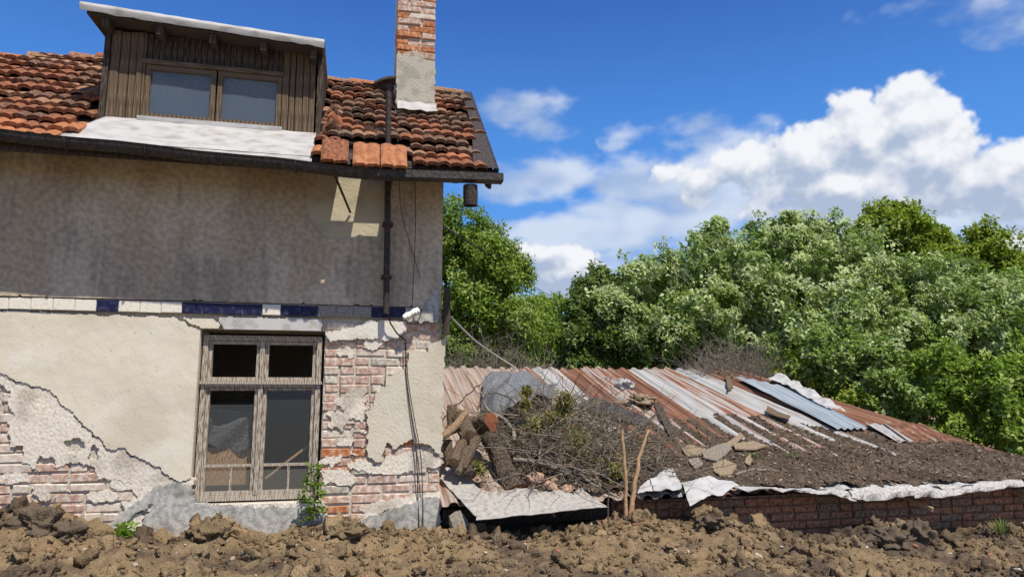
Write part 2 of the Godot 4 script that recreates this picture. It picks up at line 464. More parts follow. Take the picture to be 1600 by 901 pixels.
# One coat of plaster: the cells of a fine grid inside the outlines and outside the holes, uneven in depth, with broken edges back to the wall.
func coat(called: String, parent: Node, m: Material, outlines: Array, holes: Array, z0: float, bulge: float, rough: float, colour: Callable, ragged := 0.012, step := 0.0085, z_back := -0.045) -> MeshInstance3D:
	var ps := polys(outlines)
	var hs := polys(holes)
	var box := Rect2(ps[0][0], Vector2.ZERO)
	for p in ps:
		for q in p:
			box = box.expand(q)
	box = box.grow(ragged)
	var nx := int(box.size.x / step) + 2
	var ny := int(box.size.y / step) + 2
	var inside := PackedByteArray()
	inside.resize(nx * ny)
	var zz := PackedFloat32Array()
	zz.resize(nx * ny)
	for j in ny:
		for i in nx:
			var p := box.position + Vector2(i, j) * step
			zz[j * nx + i] = z0 + n_wall.get_noise_2d(p.x, p.y) * bulge + n_rough.get_noise_2d(p.x, p.y) * rough
			var q := p + Vector2(n_edge.get_noise_2d(p.x, p.y), n_edge.get_noise_2d(p.x + 30.0, p.y)) * ragged * 2.0
			var yes := false
			for k in ps:
				if Geometry2D.is_point_in_polygon(q, k):
					yes = true
					break
			if yes:
				for k in hs:
					if Geometry2D.is_point_in_polygon(q if k.size() > 4 else p, k):
						yes = false
						break
			inside[j * nx + i] = 1 if yes else 0
	var b := B.new()
	var at := PackedInt32Array()
	at.resize(nx * ny)
	at.fill(-1)
	for j in ny:
		for i in nx:
			var k := j * nx + i
			if inside[k]:
				var dzx := (zz[j * nx + mini(i + 1, nx - 1)] - zz[j * nx + maxi(i - 1, 0)]) / (2.0 * step)
				var dzy := (zz[mini(j + 1, ny - 1) * nx + i] - zz[maxi(j - 1, 0) * nx + i]) / (2.0 * step)
				var p := box.position + Vector2(i, j) * step
				b.col = colour.call(p)
				at[k] = b.vert(Vector3(p.x, p.y, zz[k]), p, Vector3(-dzx, -dzy, 1.0).normalized())
	var cell := func(i: int, j: int) -> bool:
		if i < 0 or j < 0 or i >= nx - 1 or j >= ny - 1:
			return false
		var k := j * nx + i
		return inside[k] and inside[k + 1] and inside[k + nx] and inside[k + nx + 1]
	for j in ny - 1:
		for i in nx - 1:
			var k := j * nx + i
			if not (inside[k] and inside[k + 1] and inside[k + nx] and inside[k + nx + 1]):
				continue
			b.ix.append_array([at[k], at[k + nx], at[k + 1], at[k + 1], at[k + nx], at[k + nx + 1]])
			b.col = b.c[at[k]]
			for e in [[i - 1, j, k, k + nx], [i + 1, j, k + nx + 1, k + 1], [i, j - 1, k + 1, k], [i, j + 1, k + nx, k + nx + 1]]:
				if not cell.call(e[0], e[1]):
					var p: Vector3 = b.v[at[e[2]]]
					var q: Vector3 = b.v[at[e[3]]]
					b.quad(p, q, Vector3(q.x, q.y, z_back), Vector3(p.x, p.y, z_back))
	return obj(called, b.mesh(), m, parent)


func lime_colour(p: Vector2) -> Color:
	var s := n_stain.get_noise_2d(p.x, p.y)
	var t := n_spot.get_noise_2d(p.x * 0.6, p.y * 0.6)
	var c := Color(0.73, 0.675, 0.56).lerp(Color(0.64, 0.58, 0.465), smoothstep(-0.1, 0.5, s)).lerp(Color(0.76, 0.72, 0.65), smoothstep(0.1, 0.6, t) * 0.6)
	if n_spot.get_noise_2d(p.x * 5.0 + 9.0, p.y * 5.0) > 0.62:
		c = c.lerp(Color(0.36, 0.31, 0.25), 0.6)
	return c


# the upper wall: cream roughcast grimed by soot and rain in patches
func grimy_colour(p: Vector2) -> Color:
	var s := n_stain.get_noise_2d(p.x * 1.2 + 20.0, p.y * 0.8)
	var t := n_spot.get_noise_2d(p.x * 0.35 + 4.0, p.y * 0.22)
	var run := n_spot.get_noise_2d(p.x * 2.6, p.y * 0.25 + 3.0)
	var c := Color(0.72, 0.625, 0.49).lerp(Color(0.56, 0.475, 0.365), smoothstep(-0.25, 0.3, s + run * 0.15))
	c = c.lerp(Color(0.58, 0.465, 0.33), smoothstep(0.0, 0.45, t + 0.25 * smoothstep(-1.6, -3.0, p.x) - 0.1) * 0.7)
	c = c.lerp(Color(0.34, 0.31, 0.27), smoothstep(0.1, 0.5, run * 0.5 - t * 0.6 + s * 0.4) * 0.45)
	c = c * (0.92 + 0.35 * n_edge.get_noise_2d(p.x * 2.0, p.y * 2.0))
	return c


func pale_colour(p: Vector2) -> Color:
	return Color(0.74, 0.71, 0.65).lerp(Color(0.60, 0.56, 0.50), smoothstep(-0.1, 0.4, n_spot.get_noise_2d(p.x * 0.5, p.y * 0.5)))


func plain_colour(p: Vector2) -> Color:
	return Color(1, 1, 1).lerp(Color(0.7, 0.69, 0.67), smoothstep(0.0, 0.5, n_spot.get_noise_2d(p.x * 0.4 + 3.0, p.y * 0.4)))


func cream_colour(p: Vector2) -> Color:
	return Color(0.52, 0.47, 0.34).lerp(Color(0.42, 0.385, 0.30), smoothstep(-0.1, 0.4, n_spot.get_noise_2d(p.x * 0.7, p.y * 0.7)))


# ---------------------------------------------------------------- bricks
var brick_meshes := []


func make_bricks() -> void:
	for k in 8:
		# unit brick, chamfered with worn corners; placed by scale
		var b := B.new()
		var ch := Vector3(0.035, 0.10, 0.06) * R(0.7, 1.5)
		var pos := {}
		for sx in [-1, 1]:
			for sy in [-1, 1]:
				for sz in [-1, 1]:
					var j := Vector3(R(-0.012, 0.012), R(-0.035, 0.035), R(-0.04, 0.02))
					var p := Vector3(sx, sy, sz) * 0.5 + j
					for ax in 3:
						var q := p
						for o in 3:
							if o != ax:
								q[o] -= sign(q[o]) * ch[o] * R(0.7, 1.4)
						pos[[sx, sy, sz, ax]] = q
		for ax in 3:
			var u := (ax + 1) % 3
			var w := (ax + 2) % 3
			for s in [-1, 1]:
				var f := []
				for g in [[-1, -1], [-1, 1], [1, 1], [1, -1]]:
					var key := [0, 0, 0, ax]
					key[ax] = s
					key[u] = g[0]
					key[w] = g[1]
					f.append(pos[key])
				if s < 0:
					f.reverse()
				b.quad(f[3], f[2], f[1], f[0])
				# the edges between face ax and face u
			for s in [-1, 1]:
				for t in [-1, 1]:
					var f := []
					for g in [[ax, -1], [u, -1], [u, 1], [ax, 1]]:
						var key := [0, 0, 0, g[0]]
						key[ax] = s
						key[u] = t
						key[w] = g[1]
						f.append(pos[key])
					if s * t > 0:
						f.reverse()
					b.quad(f[0], f[1], f[2], f[3])
		for sx in [-1, 1]:
			for sy in [-1, 1]:
				for sz in [-1, 1]:
					if sx * sy * sz > 0:
						b.tri(pos[[sx, sy, sz, 0]], pos[[sx, sy, sz, 2]], pos[[sx, sy, sz, 1]])
					else:
						b.tri(pos[[sx, sy, sz, 0]], pos[[sx, sy, sz, 1]], pos[[sx, sy, sz, 2]])
		brick_meshes.append(b.mesh())


func brick(parent: Node, lo: Vector3, hi: Vector3, m: Material, turn := 0.02) -> void:
	var o := obj("brick", brick_meshes[rng.randi() % 8], m, parent)
	o.transform = Transform3D(Basis.from_euler(Vector3(R(-turn, turn), R(-turn, turn), R(-turn, turn) * 0.4)) * Basis.from_scale(hi - lo), (lo + hi) / 2)


func pick(names: Array) -> Material:
	return M[names[rng.randi() % names.size()]]


# ---------------------------------------------------------------- the house
const COS := 0.76604
const SIN := 0.64279


# a point on the front slope: x, distance up the slope from the eave, height off the slope
func slope(x: float, s: float, h := 0.0) -> Vector3:
	return Vector3(x, 2.95 + s * SIN + h * COS, 0.45 - s * COS + h * SIN)


var tile_meshes := []


func make_tiles() -> void:
	# a pressed clay tile with two rolls; x across, y off the slope, z down the slope
	for k in 4:
		var b := B.new()
		var top := []
		var w := 0.205
		var len := R(0.25, 0.27)
		for j in 3:
			var row := []
			for i in 13:
				var t := i / 12.0
				var h := 0.020 * pow(absf(sin(t * TAU)), 0.8) * (1.0 if sin(t * TAU) > 0.0 else 0.8) - 0.003
				row.append(Vector3((t - 0.5) * w, h + R(-0.0012, 0.0012) - 0.003 * (1 - j), (j / 2.0 - 1.0) * len + (R(-0.006, 0.006) if j == 2 else 0.0)))
			top.append(row)
		b.sheet(top)
		var under := []
		for row in top:
			var r2 := []
			for p in row:
				r2.append(p - Vector3(0, 0.030, 0))
			r2.reverse()
			under.append(r2)
		b.sheet(under)
		for i in 12:
			var a: Vector3 = top[2][i]
			var d: Vector3 = top[2][i + 1]
			b.quad(a - Vector3(0, 0.030, 0), a, d, d - Vector3(0, 0.030, 0))
		for e in [0, 12]:
			for j in 2:
				var a: Vector3 = top[j][e]
				var d: Vector3 = top[j + 1][e]
				b.quad(a - Vector3(0, 0.030, 0), a, d, d - Vector3(0, 0.030, 0))
		tile_meshes.append(b.mesh())


var n_sag := fnl(310, 0.9, 2)


func roof_tile(parent: Node, x: float, s: float, m: Material, loose := 1.0) -> void:
	var o := obj("tile", tile_meshes[rng.randi() % 4], m, parent)
	var frame := Basis(Vector3.RIGHT, Vector3(0, COS, SIN), Vector3(0, -SIN, COS))
	var t := Basis.from_euler(Vector3(-0.17 - R(-0.03, 0.06) * loose, R(-0.05, 0.05) * loose, R(-0.035, 0.035) * loose))
	o.transform = Transform3D(frame * t, slope(x + R(-0.008, 0.008) * loose, s + R(-0.012, 0.012) * loose, 0.062 + 0.02 * n_sag.get_noise_2d(x, s) + R(0, 0.007) * loose))


func board(called: String, parent: Node, m: Material, lo: Vector3, hi: Vector3, warp := 0.004) -> void:
	# a plank with a rounded face edge and ends cut unevenly
	var b := B.new()
	var p := []
	for g in [[lo.x, lo.y], [lo.x, hi.y], [hi.x, hi.y], [hi.x, lo.y]]:
		p.append(Vector3(g[0] + R(-1, 1) * warp * 0.6, g[1] + R(-1, 1) * warp, hi.z + R(-1, 1) * warp * 0.5))
	var q := []
	var mid: Vector3 = (p[0] + p[1] + p[2] + p[3]) / 4
	for c in p:
		q.append(Vector3(c.x - signf(c.x - mid.x) * 0.005, c.y - signf(c.y - mid.y) * 0.004, c.z))
	b.quad(q[0], q[1], q[2], q[3])
	for i in 4:
		var n := (i + 1) % 4
		var back := Vector3(0, 0, -0.005)
		b.quad(p[i] + back, p[n] + back, q[n], q[i])
		b.quad(Vector3(p[i].x, p[i].y, lo.z), Vector3(p[n].x, p[n].y, lo.z), p[n] + back, p[i] + back)
	b.quad(Vector3(p[3].x, p[3].y, lo.z), Vector3(p[2].x, p[2].y, lo.z), Vector3(p[1].x, p[1].y, lo.z), Vector3(p[0].x, p[0].y, lo.z))
	obj(called, b.mesh(), m, parent)


func frame_bars(b: B, x0: float, y0: float, x1: float, y1: float, w: float, z0: float, z1: float) -> void:
	b.box(Vector3(x0, y0, z0), Vector3(x0 + w, y1, z1))
	b.box(Vector3(x1 - w, y0, z0), Vector3(x1, y1, z1))
	b.box(Vector3(x0 + w, y0, z0 + 0.002), Vector3(x1 - w, y0 + w, z1 - 0.002))
	b.box(Vector3(x0 + w, y1 - w, z0 + 0.002), Vector3(x1 - w, y1, z1 - 0.002))


func pane(parent: Node, m: Material, x0: float, y0: float, x1: float, y1: float, z: float) -> void:
	var b := B.new()
	b.quad(Vector3(x0, y0, z), Vector3(x0, y1, z), Vector3(x1, y1, z), Vector3(x1, y0, z))
	obj("pane", b.mesh(), m, parent)


# outlines on the house front, in metres (x, y)
const LIME_PLASTER := [[-4.62, 1.775, -3.333, 1.768, -2.681, 1.755, -1.849, 1.74, -1.776, 1.711, -1.787, 1.655, -1.881, 1.632, -1.9, 1.6, -1.9, 0.75, -1.901, 0.497, -2.004, 0.472, -2.075, 0.516, -2.146, 0.575, -2.24, 0.63, -2.347, 0.689, -2.426, 0.742, -2.468, 0.719, -2.535, 0.739, -2.608, 0.835, -2.701, 0.907, -2.773, 0.988, -2.865, 1.06, -2.96, 1.169, -3.157, 1.23, -3.288, 1.286, -3.8, 1.4, -4.62, 1.45]]
const LIME_BASE := [[-4.62, 1.46, -3.8, 1.41, -3.289, 1.296, -3.158, 1.24, -2.961, 1.179, -2.866, 1.069, -2.774, 0.998, -2.702, 0.917, -2.609, 0.845, -2.536, 0.749, -2.469, 0.729, -2.426, 0.752, -2.347, 0.698, -2.24, 0.639, -2.147, 0.585, -2.075, 0.526, -2.005, 0.481, -1.901, 0.507, -1.897, 0.43, -2.085, 0.46, -2.169, 0.448, -2.163, 0.363, -2.302, 0.381, -2.416, 0.492, -2.575, 0.515, -2.634, 0.61, -2.805, 0.604, -3.016, 0.596, -3.079, 0.647, -3.112, 0.74, -3.192, 0.797, -3.205, 1.028, -3.244, 1.169, -3.28, 1.202, -3.9, 1.2, -4.62, 1.15],
	[-2.418, 0.339, -2.215, 0.402, -2.159, 0.306, -2.236, 0.263, -2.39, 0.254], [-3.042, 0.427, -2.92, 0.46, -2.83, 0.398, -2.911, 0.355]]
const LIME_BASE_HOLES := [[-2.809, 0.8, -2.709, 0.789, -2.712, 0.714, -2.798, 0.725, -2.805, 0.758], [-2.645, 0.751, -2.575, 0.74, -2.573, 0.665, -2.644, 0.676, -2.651, 0.713], [-2.981, 0.673, -2.879, 0.671, -2.865, 0.606, -2.975, 0.608, -2.987, 0.645]]
const PIER_ROUGHCAST := [[0.032, 1.659, 0.008, 0.696, 0.009, 0.628, -0.039, 0.655, -0.072, 0.713, -0.163, 0.735, -0.253, 0.758, -0.325, 0.717, -0.377, 0.687, -0.42, 0.75, -0.465, 0.689, -0.483, 0.592, -0.534, 0.573, -0.56, 0.614, -0.602, 0.625, -0.609, 0.702, -0.61, 0.891, -0.633, 0.984, -0.593, 1.015, -0.56, 1.124, -0.479, 1.208, -0.46, 1.297, -0.308, 1.362, -0.279, 1.507, -0.134, 1.509, -0.124, 1.563, -0.038, 1.592]]
const PIER_BASE := [[-0.753, 0.598, -0.668, 0.626, -0.591, 0.61, -0.544, 0.558, -0.483, 0.577, -0.464, 0.643, -0.371, 0.651, -0.257, 0.69, -0.151, 0.678, 0.009, 0.613, 0.011, 0.535, -0.148, 0.533, -0.226, 0.494, -0.347, 0.507, -0.46, 0.49, -0.588, 0.513, -0.741, 0.542], [-0.955, 0.522, -0.892, 0.571, -0.741, 0.532, -0.663, 0.465, -0.736, 0.407, -0.951, 0.428], [-0.641, 0.244, -0.454, 0.288, -0.249, 0.317, 0.013, 0.344, 0.015, 0.232, -0.247, 0.215, -0.452, 0.198, -0.623, 0.144], [-0.865, 1.51, -0.758, 1.538, -0.735, 1.453, -0.847, 1.431], [-0.787, 1.171, -0.624, 1.202, -0.608, 1.015, -0.646, 0.912, -0.739, 0.954, -0.802, 1.016]]
const TOP_WHITE := [[-0.968, 1.65, -0.83, 1.674, -0.666, 1.731, -0.62, 1.764, -0.317, 1.75, -0.288, 1.674, -0.341, 1.614, -0.488, 1.579, -0.662, 1.587, -0.786, 1.585, -0.934, 1.572]]
const PLINTH := [[-2.17, 0.457, -2.086, 0.479, -1.912, 0.455, -1.89, 0.316, -1.342, 0.278, -1.062, 0.259, -0.893, 0.209, -0.84, 0.084, -0.651, 0.096, -0.74, -0.5, -2.463, 0.073, -2.414, 0.122, -2.28, 0.255, -2.174, 0.326 , -2.6, -0.5, -2.62, 0.07], [-0.623, 0.144, -0.563, 0.187, -0.452, 0.198, -0.248, 0.266, -0.102, 0.307, 0.014, 0.303, 0, -0.5, -0.75, -0.5]]
const SILL := [[-1.895, 0.326, -1.721, 0.339, -1.344, 0.317, -0.957, 0.314, -0.894, 0.214, -1.062, 0.249, -1.341, 0.264, -1.624, 0.269, -1.888, 0.297]]
const UPPER := [[-4.62, 1.868, -0.012, 1.868, -0.012, 3.22, -4.62, 3.22]]
const UPPER_HOLES := [[-1.127, 2.576, -1.164, 2.733, -1.138, 2.846, -1.057, 2.918, -0.954, 2.971, -0.46, 3.006, -0.484, 2.64, -0.512, 2.492, -0.565, 2.462, -0.726, 2.481, -0.788, 2.445, -0.935, 2.426, -1.03, 2.466]]
const PATCH := [[-1.167, 2.546, -1.206, 2.731, -1.181, 2.877, -1.088, 3.04, -0.462, 3.086, -0.451, 2.613, -0.484, 2.443, -0.724, 2.415, -0.933, 2.383, -1.049, 2.421]]
const CORNER_CEMENT := [[-0.334, 1.776, -0.281, 1.849, -0.201, 1.867, -0.131, 1.952, -0.088, 2.008, -0.033, 2.021, -0.029, 1.745, -0.301, 1.739]]
const OPENING := [[-1.925, 0.30, -1.925, 1.655, -0.968, 1.655, -0.968, 0.30]]
const CRACKS := [[-2.143, 1.764, -2.062, 1.735, -1.988, 1.686, -1.925, 1.657, -1.929, 1.642, -1.997, 1.671, -2.066, 1.72, -2.147, 1.753]]
const LINTEL := [[-1.803, 1.757, -1.414, 1.756, -1.012, 1.755, -0.985, 1.713, -0.993, 1.644, -1.408, 1.636, -1.748, 1.645, -1.784, 1.685]]


func covered(p: Vector2, sets: Array) -> bool:
	for s in sets:
		for k in s:
			if Geometry2D.is_point_in_polygon(p, k):
				return true
	return false


func build_house() -> void:
	var house := thing("house", "derelict cream plastered house with tiled roof, dormer and tall chimney", "house")
	var wall := part("wall", house)
	# masonry core with the window opening, the other walls, floors
	var b := B.new()
	b.box(Vector3(-4.6, -0.7, -0.36), Vector3(-1.925, 3.3, -0.034))
	b.box(Vector3(-0.968, -0.7, -0.36), Vector3(-0.005, 3.3, -0.034))
	b.box(Vector3(-1.925, -0.7, -0.36), Vector3(-0.968, 0.30, -0.034))
	b.box(Vector3(-1.925, 1.655, -0.36), Vector3(-0.968, 3.3, -0.034))
	obj("mortar", b.mesh(), M.mortar, wall)
	b = B.new()
	b.box(Vector3(-0.36, -0.7, -2.84), Vector3(-0.005, 3.05, -0.362))
	b.box(Vector3(-4.6, -0.7, -2.84), Vector3(-4.25, 3.05, -0.362))
	b.box(Vector3(-4.25, -0.7, -2.84), Vector3(-0.36, 3.05, -2.5))
	for x in [-0.18, -4.42]:
		for q in [[-0.02, 3.3, -2.38, 3.3], [-0.3, 3.55, -2.1, 3.55], [-0.6, 3.8, -1.8, 3.8], [-0.9, 4.05, -1.5, 4.05]]:
			b.box(Vector3(x - 0.17, q[1] - 0.26, q[2] - 0.1), Vector3(x + 0.17, q[1] - 0.01, q[0] - 0.02))
	obj("rear_wall", b.mesh(), M.mortar, house)
	b = B.new()
	b.box(Vector3(-4.25, -0.1, -2.5), Vector3(-0.36, -0.02, -0.36))
	b.box(Vector3(-4.25, 2.1, -2.5), Vector3(-0.36, 2.16, -0.36))
	obj("inner_floor", b.mesh(), M.room, house)
	# coats
	coat("plaster", wall, M.plaster, LIME_PLASTER, OPENING + CRACKS, 0.0, 0.008, 0.0008, lime_colour, 0.010)
	coat("base_coat", wall, M.base_coat, LIME_BASE, LIME_BASE_HOLES, -0.010, 0.006, 0.0022, plain_colour, 0.022)
	coat("roughcast", wall, M.roughcast, PIER_ROUGHCAST, [], 0.004, 0.006, 0.0016, lime_colour, 0.012)
	coat("base_coat", wall, M.base_coat, PIER_BASE, [], -0.014, 0.006, 0.0025, plain_colour, 0.018)
	# smears of mortar left on the bare bricks
	var smears := []
	for k in 34:
		var c := Vector2(R(-0.93, -0.42), R(0.35, 1.6)) if k < 17 else Vector2(R(-3.4, -2.25), R(0.15, 0.75))
		var blob := []
		var r := R(0.025, 0.075)
		for i in 9:
			var an := TAU * i / 9.0
			blob.append_array([c.x + cos(an) * r * R(0.8, 2.0), c.y + sin(an) * r * R(0.4, 0.9)])
		smears.append(blob)
	coat("mortar_smear", wall, M.base_coat, smears, PIER_ROUGHCAST + LIME_PLASTER, -0.013, 0.006, 0.0025, plain_colour, 0.016)
	coat("smooth_plaster", wall, M.plaster, TOP_WHITE, [], 0.002, 0.006, 0.002, pale_colour, 0.012)
	coat("cement_plinth", wall, M.cement, PLINTH, [], 0.008, 0.006, 0.0015, plain_colour, 0.010)
	coat("crumbled_sill", wall, M.base_coat, SILL, OPENING, 0.0, 0.012, 0.006, plain_colour, 0.018)
	coat("lintel_patch", wall, M.plaster, LINTEL, OPENING, 0.006, 0.004, 0.001, func(p: Vector2) -> Color: return Color(0.56, 0.56, 0.555).lerp(Color(0.44, 0.43, 0.41), smoothstep(0.0, 0.4, n_spot.get_noise_2d(p.x, p.y))), 0.006)
	coat("grimy_roughcast", wall, M.roughcast, UPPER, UPPER_HOLES, 0.02, 0.006, 0.0016, grimy_colour, 0.006, 0.011)
	coat("smooth_patch", wall, M.plaster, PATCH, [], 0.012, 0.006, 0.002, cream_colour, 0.006)
	coat("cement_patch", wall, M.cement, CORNER_CEMENT, [], 0.03, 0.004, 0.001, plain_colour, 0.012)
	# bricks wherever no thick coat covers the whole brick
	var thick := [polys(LIME_PLASTER), polys(PIER_ROUGHCAST), polys(PLINTH), polys(TOP_WHITE), polys(LIME_BASE), polys(PIER_BASE)]
	var y := -0.02
	var course := 0
	while y < 1.74:
		for span in [[-3.52, -1.93], [-0.966, -0.006]]:
			var x: float = span[0] - (0.0 if course % 2 else 0.12)
			while x < span[1] - 0.02:
				var len: float = 0.235 if rng.randf() < 0.62 else 0.115
				var x0: float = maxf(x, span[0])
				var x1: float = minf(x + len, span[1])
				x += len + R(0.009, 0.014)
				if x1 - x0 < 0.03:
					continue
				var bare := false
				for g in [[0.0, 0.0], [1.0, 0.0], [0.0, 1.0], [1.0, 1.0], [0.5, 0.5], [0.5, 0.0], [0.5, 1.0]]:
					if not covered(Vector2(lerpf(x0, x1, g[0]), y + 0.062 * g[1]), thick):
						bare = true
				if not bare or (y < -0.01 and x0 < -1.9):
					continue
				var kind: Material = pick(["brick_lime", "brick_lime", "brick_pink", "brick_pink", "brick_pink", "brick_grey", "brick_orange" if y < 0.75 or rng.randf() < 0.3 else "brick_pink"])
				if x0 < -1.9:
					kind = pick(["brick_lime", "brick_lime", "brick_pink", "brick_pink", "brick_lime", "brick_orange" if rng.randf() < 0.3 else "brick_pink"])
				var out := R(-0.027, -0.014)
				brick(wall, Vector3(x0 + R(0, 0.006), y + R(-0.003, 0.005), out - 0.10), Vector3(x1 - R(0, 0.006), y + 0.062 + R(-0.007, 0.005), out), kind, 0.035)
		y += 0.0735
		course += 1
	# the band of glazed tiles
	var band := part("tile_band", house)
	var tx := -4.58
	var plan := [["w", 12], ["b", 1], ["w", 3], ["b", 4], ["w", 1], ["b", 2], ["d", 3], ["b", 2]]
	var edges := [-4.48, -2.683, -2.528, -2.07, -1.468, -1.326, -1.03, -0.6, -0.315]
	for k in plan.size():
		var w: float = (edges[k + 1] - edges[k]) / plan[k][1]
		for i in plan[k][1]:
			var x: float = edges[k] + i * w
			var yy := 1.774 + R(-0.002, 0.002)
			board("tile", band, M[{"w": "glaze_white", "b": "glaze_blue", "d": "glaze_dirty"}[plan[k][0]]], Vector3(x + 0.0015, yy, -0.03), Vector3(x + w - 0.0015, yy + 0.088, 0.014 + R(0, 0.003)), 0.0012)
	b = B.new()
	b.box(Vector3(-4.6, 1.772, -0.041), Vector3(-0.02, 1.866, 0.006))
	obj("bedding", b.mesh(), M.cement, band)
	# window
	var win := part("window", house)
	b = B.new()
	frame_bars(b, -1.912, 0.315, -0.992, 1.612, 0.040, -0.13, -0.035)
	b.box(Vector3(-1.872, 1.20, -0.125), Vector3(-1.032, 1.248, -0.028))
	b.box(Vector3(-1.474, 0.355, -0.122), Vector3(-1.440, 1.20, -0.033))
	b.box(Vector3(-1.474, 1.248, -0.122), Vector3(-1.440, 1.572, -0.033))
	b.box(Vector3(-1.92, 1.222, -0.03), Vector3(-0.98, 1.245, -0.012))
	obj("frame", b.mesh(), M.paint_frame, win)
	for q in [[-1.870, 1.250, -1.476, 1.570], [-1.438, 1.250, -1.034, 1.570], [-1.870, 0.357, -1.476, 1.198], [-1.438, 0.357, -1.034, 1.198]]:
		b = B.new()
		frame_bars(b, q[0], q[1], q[2], q[3], 0.028, -0.10, -0.055)
		obj("sash", b.mesh(), M.paint_frame, win)
		if q[1] > 1.0:
			continue
		b = B.new()
		var mx: float = (q[0] + q[2]) / 2 + 0.02
		b.box(Vector3(q[0] + 0.028, 0.572, -0.09), Vector3(q[2] - 0.028, 0.592, -0.06))
		b.box(Vector3(mx - 0.009, 0.385, -0.09), Vector3(mx + 0.009, 0.572, -0.062))
		obj("glazing_bar", b.mesh(), M.paint_frame, win)
		pane(win, M.dusty_glass, q[0] + 0.027, 0.384, mx - 0.009, 0.572, -0.075)
		pane(win, M.dusty_glass, mx + 0.009, 0.384, q[2] - 0.027, 0.572, -0.075)
		pane(win, M.dirty_glass, q[0] + 0.027, 0.592, q[2] - 0.027, 1.171 if q[0] > -1.6 else 1.06, -0.075)
	win.position.z = -0.035
	# roof
	var roof := part("roof", house)
	b = B.new()
	var deck := func(x0: float, x1: float, s0: float, s1: float) -> void:
		var c := [slope(x0, s0, -0.02), slope(x0, s1, -0.02), slope(x1, s1, -0.02), slope(x1, s0, -0.02)]
		var d := [slope(x0, s0, 0), slope(x0, s1, 0), slope(x1, s1, 0), slope(x1, s0, 0)]
		b.quad(d[0], d[1], d[2], d[3])
		b.quad(c[3], c[2], c[1], c[0])
		for i in 4:
			b.quad(c[i], c[(i + 1) % 4], d[(i + 1) % 4], d[i])
	deck.call(-4.72, -0.86, -0.01, 2.15)
	deck.call(-0.86, -0.67, -0.01, 0.225)
	deck.call(-0.86, -0.67, 0.46, 2.15)
	deck.call(-0.67, -0.45, -0.01, 0.165)
	deck.call(-0.67, -0.45, 0.225, 2.15)
	deck.call(-0.45, 0.36, -0.01, 2.15)
	obj("deck", b.mesh(), M.wood_dark, roof)
	b = B.new()
	b.quad(Vector3(0.0, 4.33, -1.21), Vector3(-4.72, 4.33, -1.21), Vector3(-4.72, 2.95, -2.95), Vector3(0.0, 2.95, -2.95))
	b.quad(Vector3(-4.72, 4.30, -1.21), Vector3(0.0, 4.30, -1.21), Vector3(0.0, 2.92, -2.93), Vector3(-4.72, 2.92, -2.93))
	obj("rear_slope", b.mesh(), M.tile_red, roof)
	for x in [-4.5, -3.7, -3.0, -2.2, -1.5, -0.95, -0.3, 0.28]:
		b = B.new()
		b.bar(slope(x, 0.06, -0.07), slope(x, 0.7, -0.07), 0.06, 0.095, Vector3(0, COS, SIN))
		obj("rafter", b.mesh(), M.wood_dark, roof)
	var right_kinds := ["tile_brown", "tile_brown", "tile_lichen", "tile_lichen", "tile_red", "tile_red", "tile_pale"]
	for r in 13:
		var s := r * 0.166 - 0.01
		# right of the dormer
		var x := -1.01 + (0.1 if r % 2 else 0.0)
		while x < 0.36:
			var gone := r < 3 and x > -0.94 and x < -0.37
			if not gone and x < 0.27 + 0.006 * r:
				var m := pick(right_kinds)
				if r == 0:
					m = pick(["tile_orange", "tile_orange", "tile_red"])
				elif r == 1:
					m = pick(["tile_orange", "tile_pale", "tile_red", "tile_brown"])
				roof_tile(roof, x, s, m, 0.5 if r < 1 else 1.5)
			x += 0.2
		# left of the dormer
		x = -4.6 + (0.1 if r % 2 else 0.0)
		while x < -2.72:
			var end := -2.98 + 0.55 * s
			if x < minf(end, -2.84) and s < 2.12 - maxf(0.0, -3.3 - x) * 0.35:
				var m := pick(["tile_red", "tile_red", "tile_brown", "tile_pale"])
				if r < 2:
					m = pick(["tile_orange", "tile_orange", "tile_orange", "tile_red"])
				roof_tile(roof, x, s, m, 0.6 if r < 2 else 1.5)
			x += 0.2
	# tiles that slipped down over the gutter
	for q in [[-0.69, 0.06, 0.1], [-0.475, 0.075, -0.05], [-0.93, 0.10, 0.02]]:
		var o := obj("slipped_tile", tile_meshes[1], M.tile_orange if q[0] > -0.9 else M.tile_red, roof)
		o.transform = Transform3D(Basis(Vector3.RIGHT, Vector3(0, 0.55, 0.835), Vector3(0, -0.835, 0.55)) * Basis.from_euler(Vector3(0.0, 0, q[2] * 0.3)), Vector3(q[0], 2.885 + q[1] * 0.3, 0.60))
	# ridge tiles
	var x := -1.0
	for k in 12:
		var xr: float = [-3.30, -3.08, -2.86, -1.02, -0.70, -0.40, -0.10, 0.18, -3.62, -3.95, -4.25, -4.55][k]
		b = B.new()
		var rows := []
		for j in 4:
			var row := []
			for i in 9:
				var an := PI * i / 8.0
				var rr := 0.085 - 0.006 * j
				row.append(Vector3(-0.16 + j * 0.107, sin(an) * rr * 0.8, cos(an) * rr))
			rows.append(row)
		b.sheet(rows)
		for j in rows.size():
			for i in 9:
				rows[j][i] = rows[j][i] * Vector3(1, 0.8, 0.84)
			rows[j].reverse()
		b.sheet(rows)
		var o := obj("ridge_tile", b.mesh(), pick(["tile_orange", "tile_pale", "tile_red"]), roof)
		o.position = Vector3(xr, 4.34 - (maxf(0.0, -3.2 - xr) * 0.2), -1.19 + maxf(0.0, -3.2 - xr) * 0.22)
		o.rotation = Vector3(R(-0.1, 0.1), R(-0.05, 0.05), R(-0.05, 0.05))
	# rusty sheet along the verge
	b = B.new()
	var vr := []
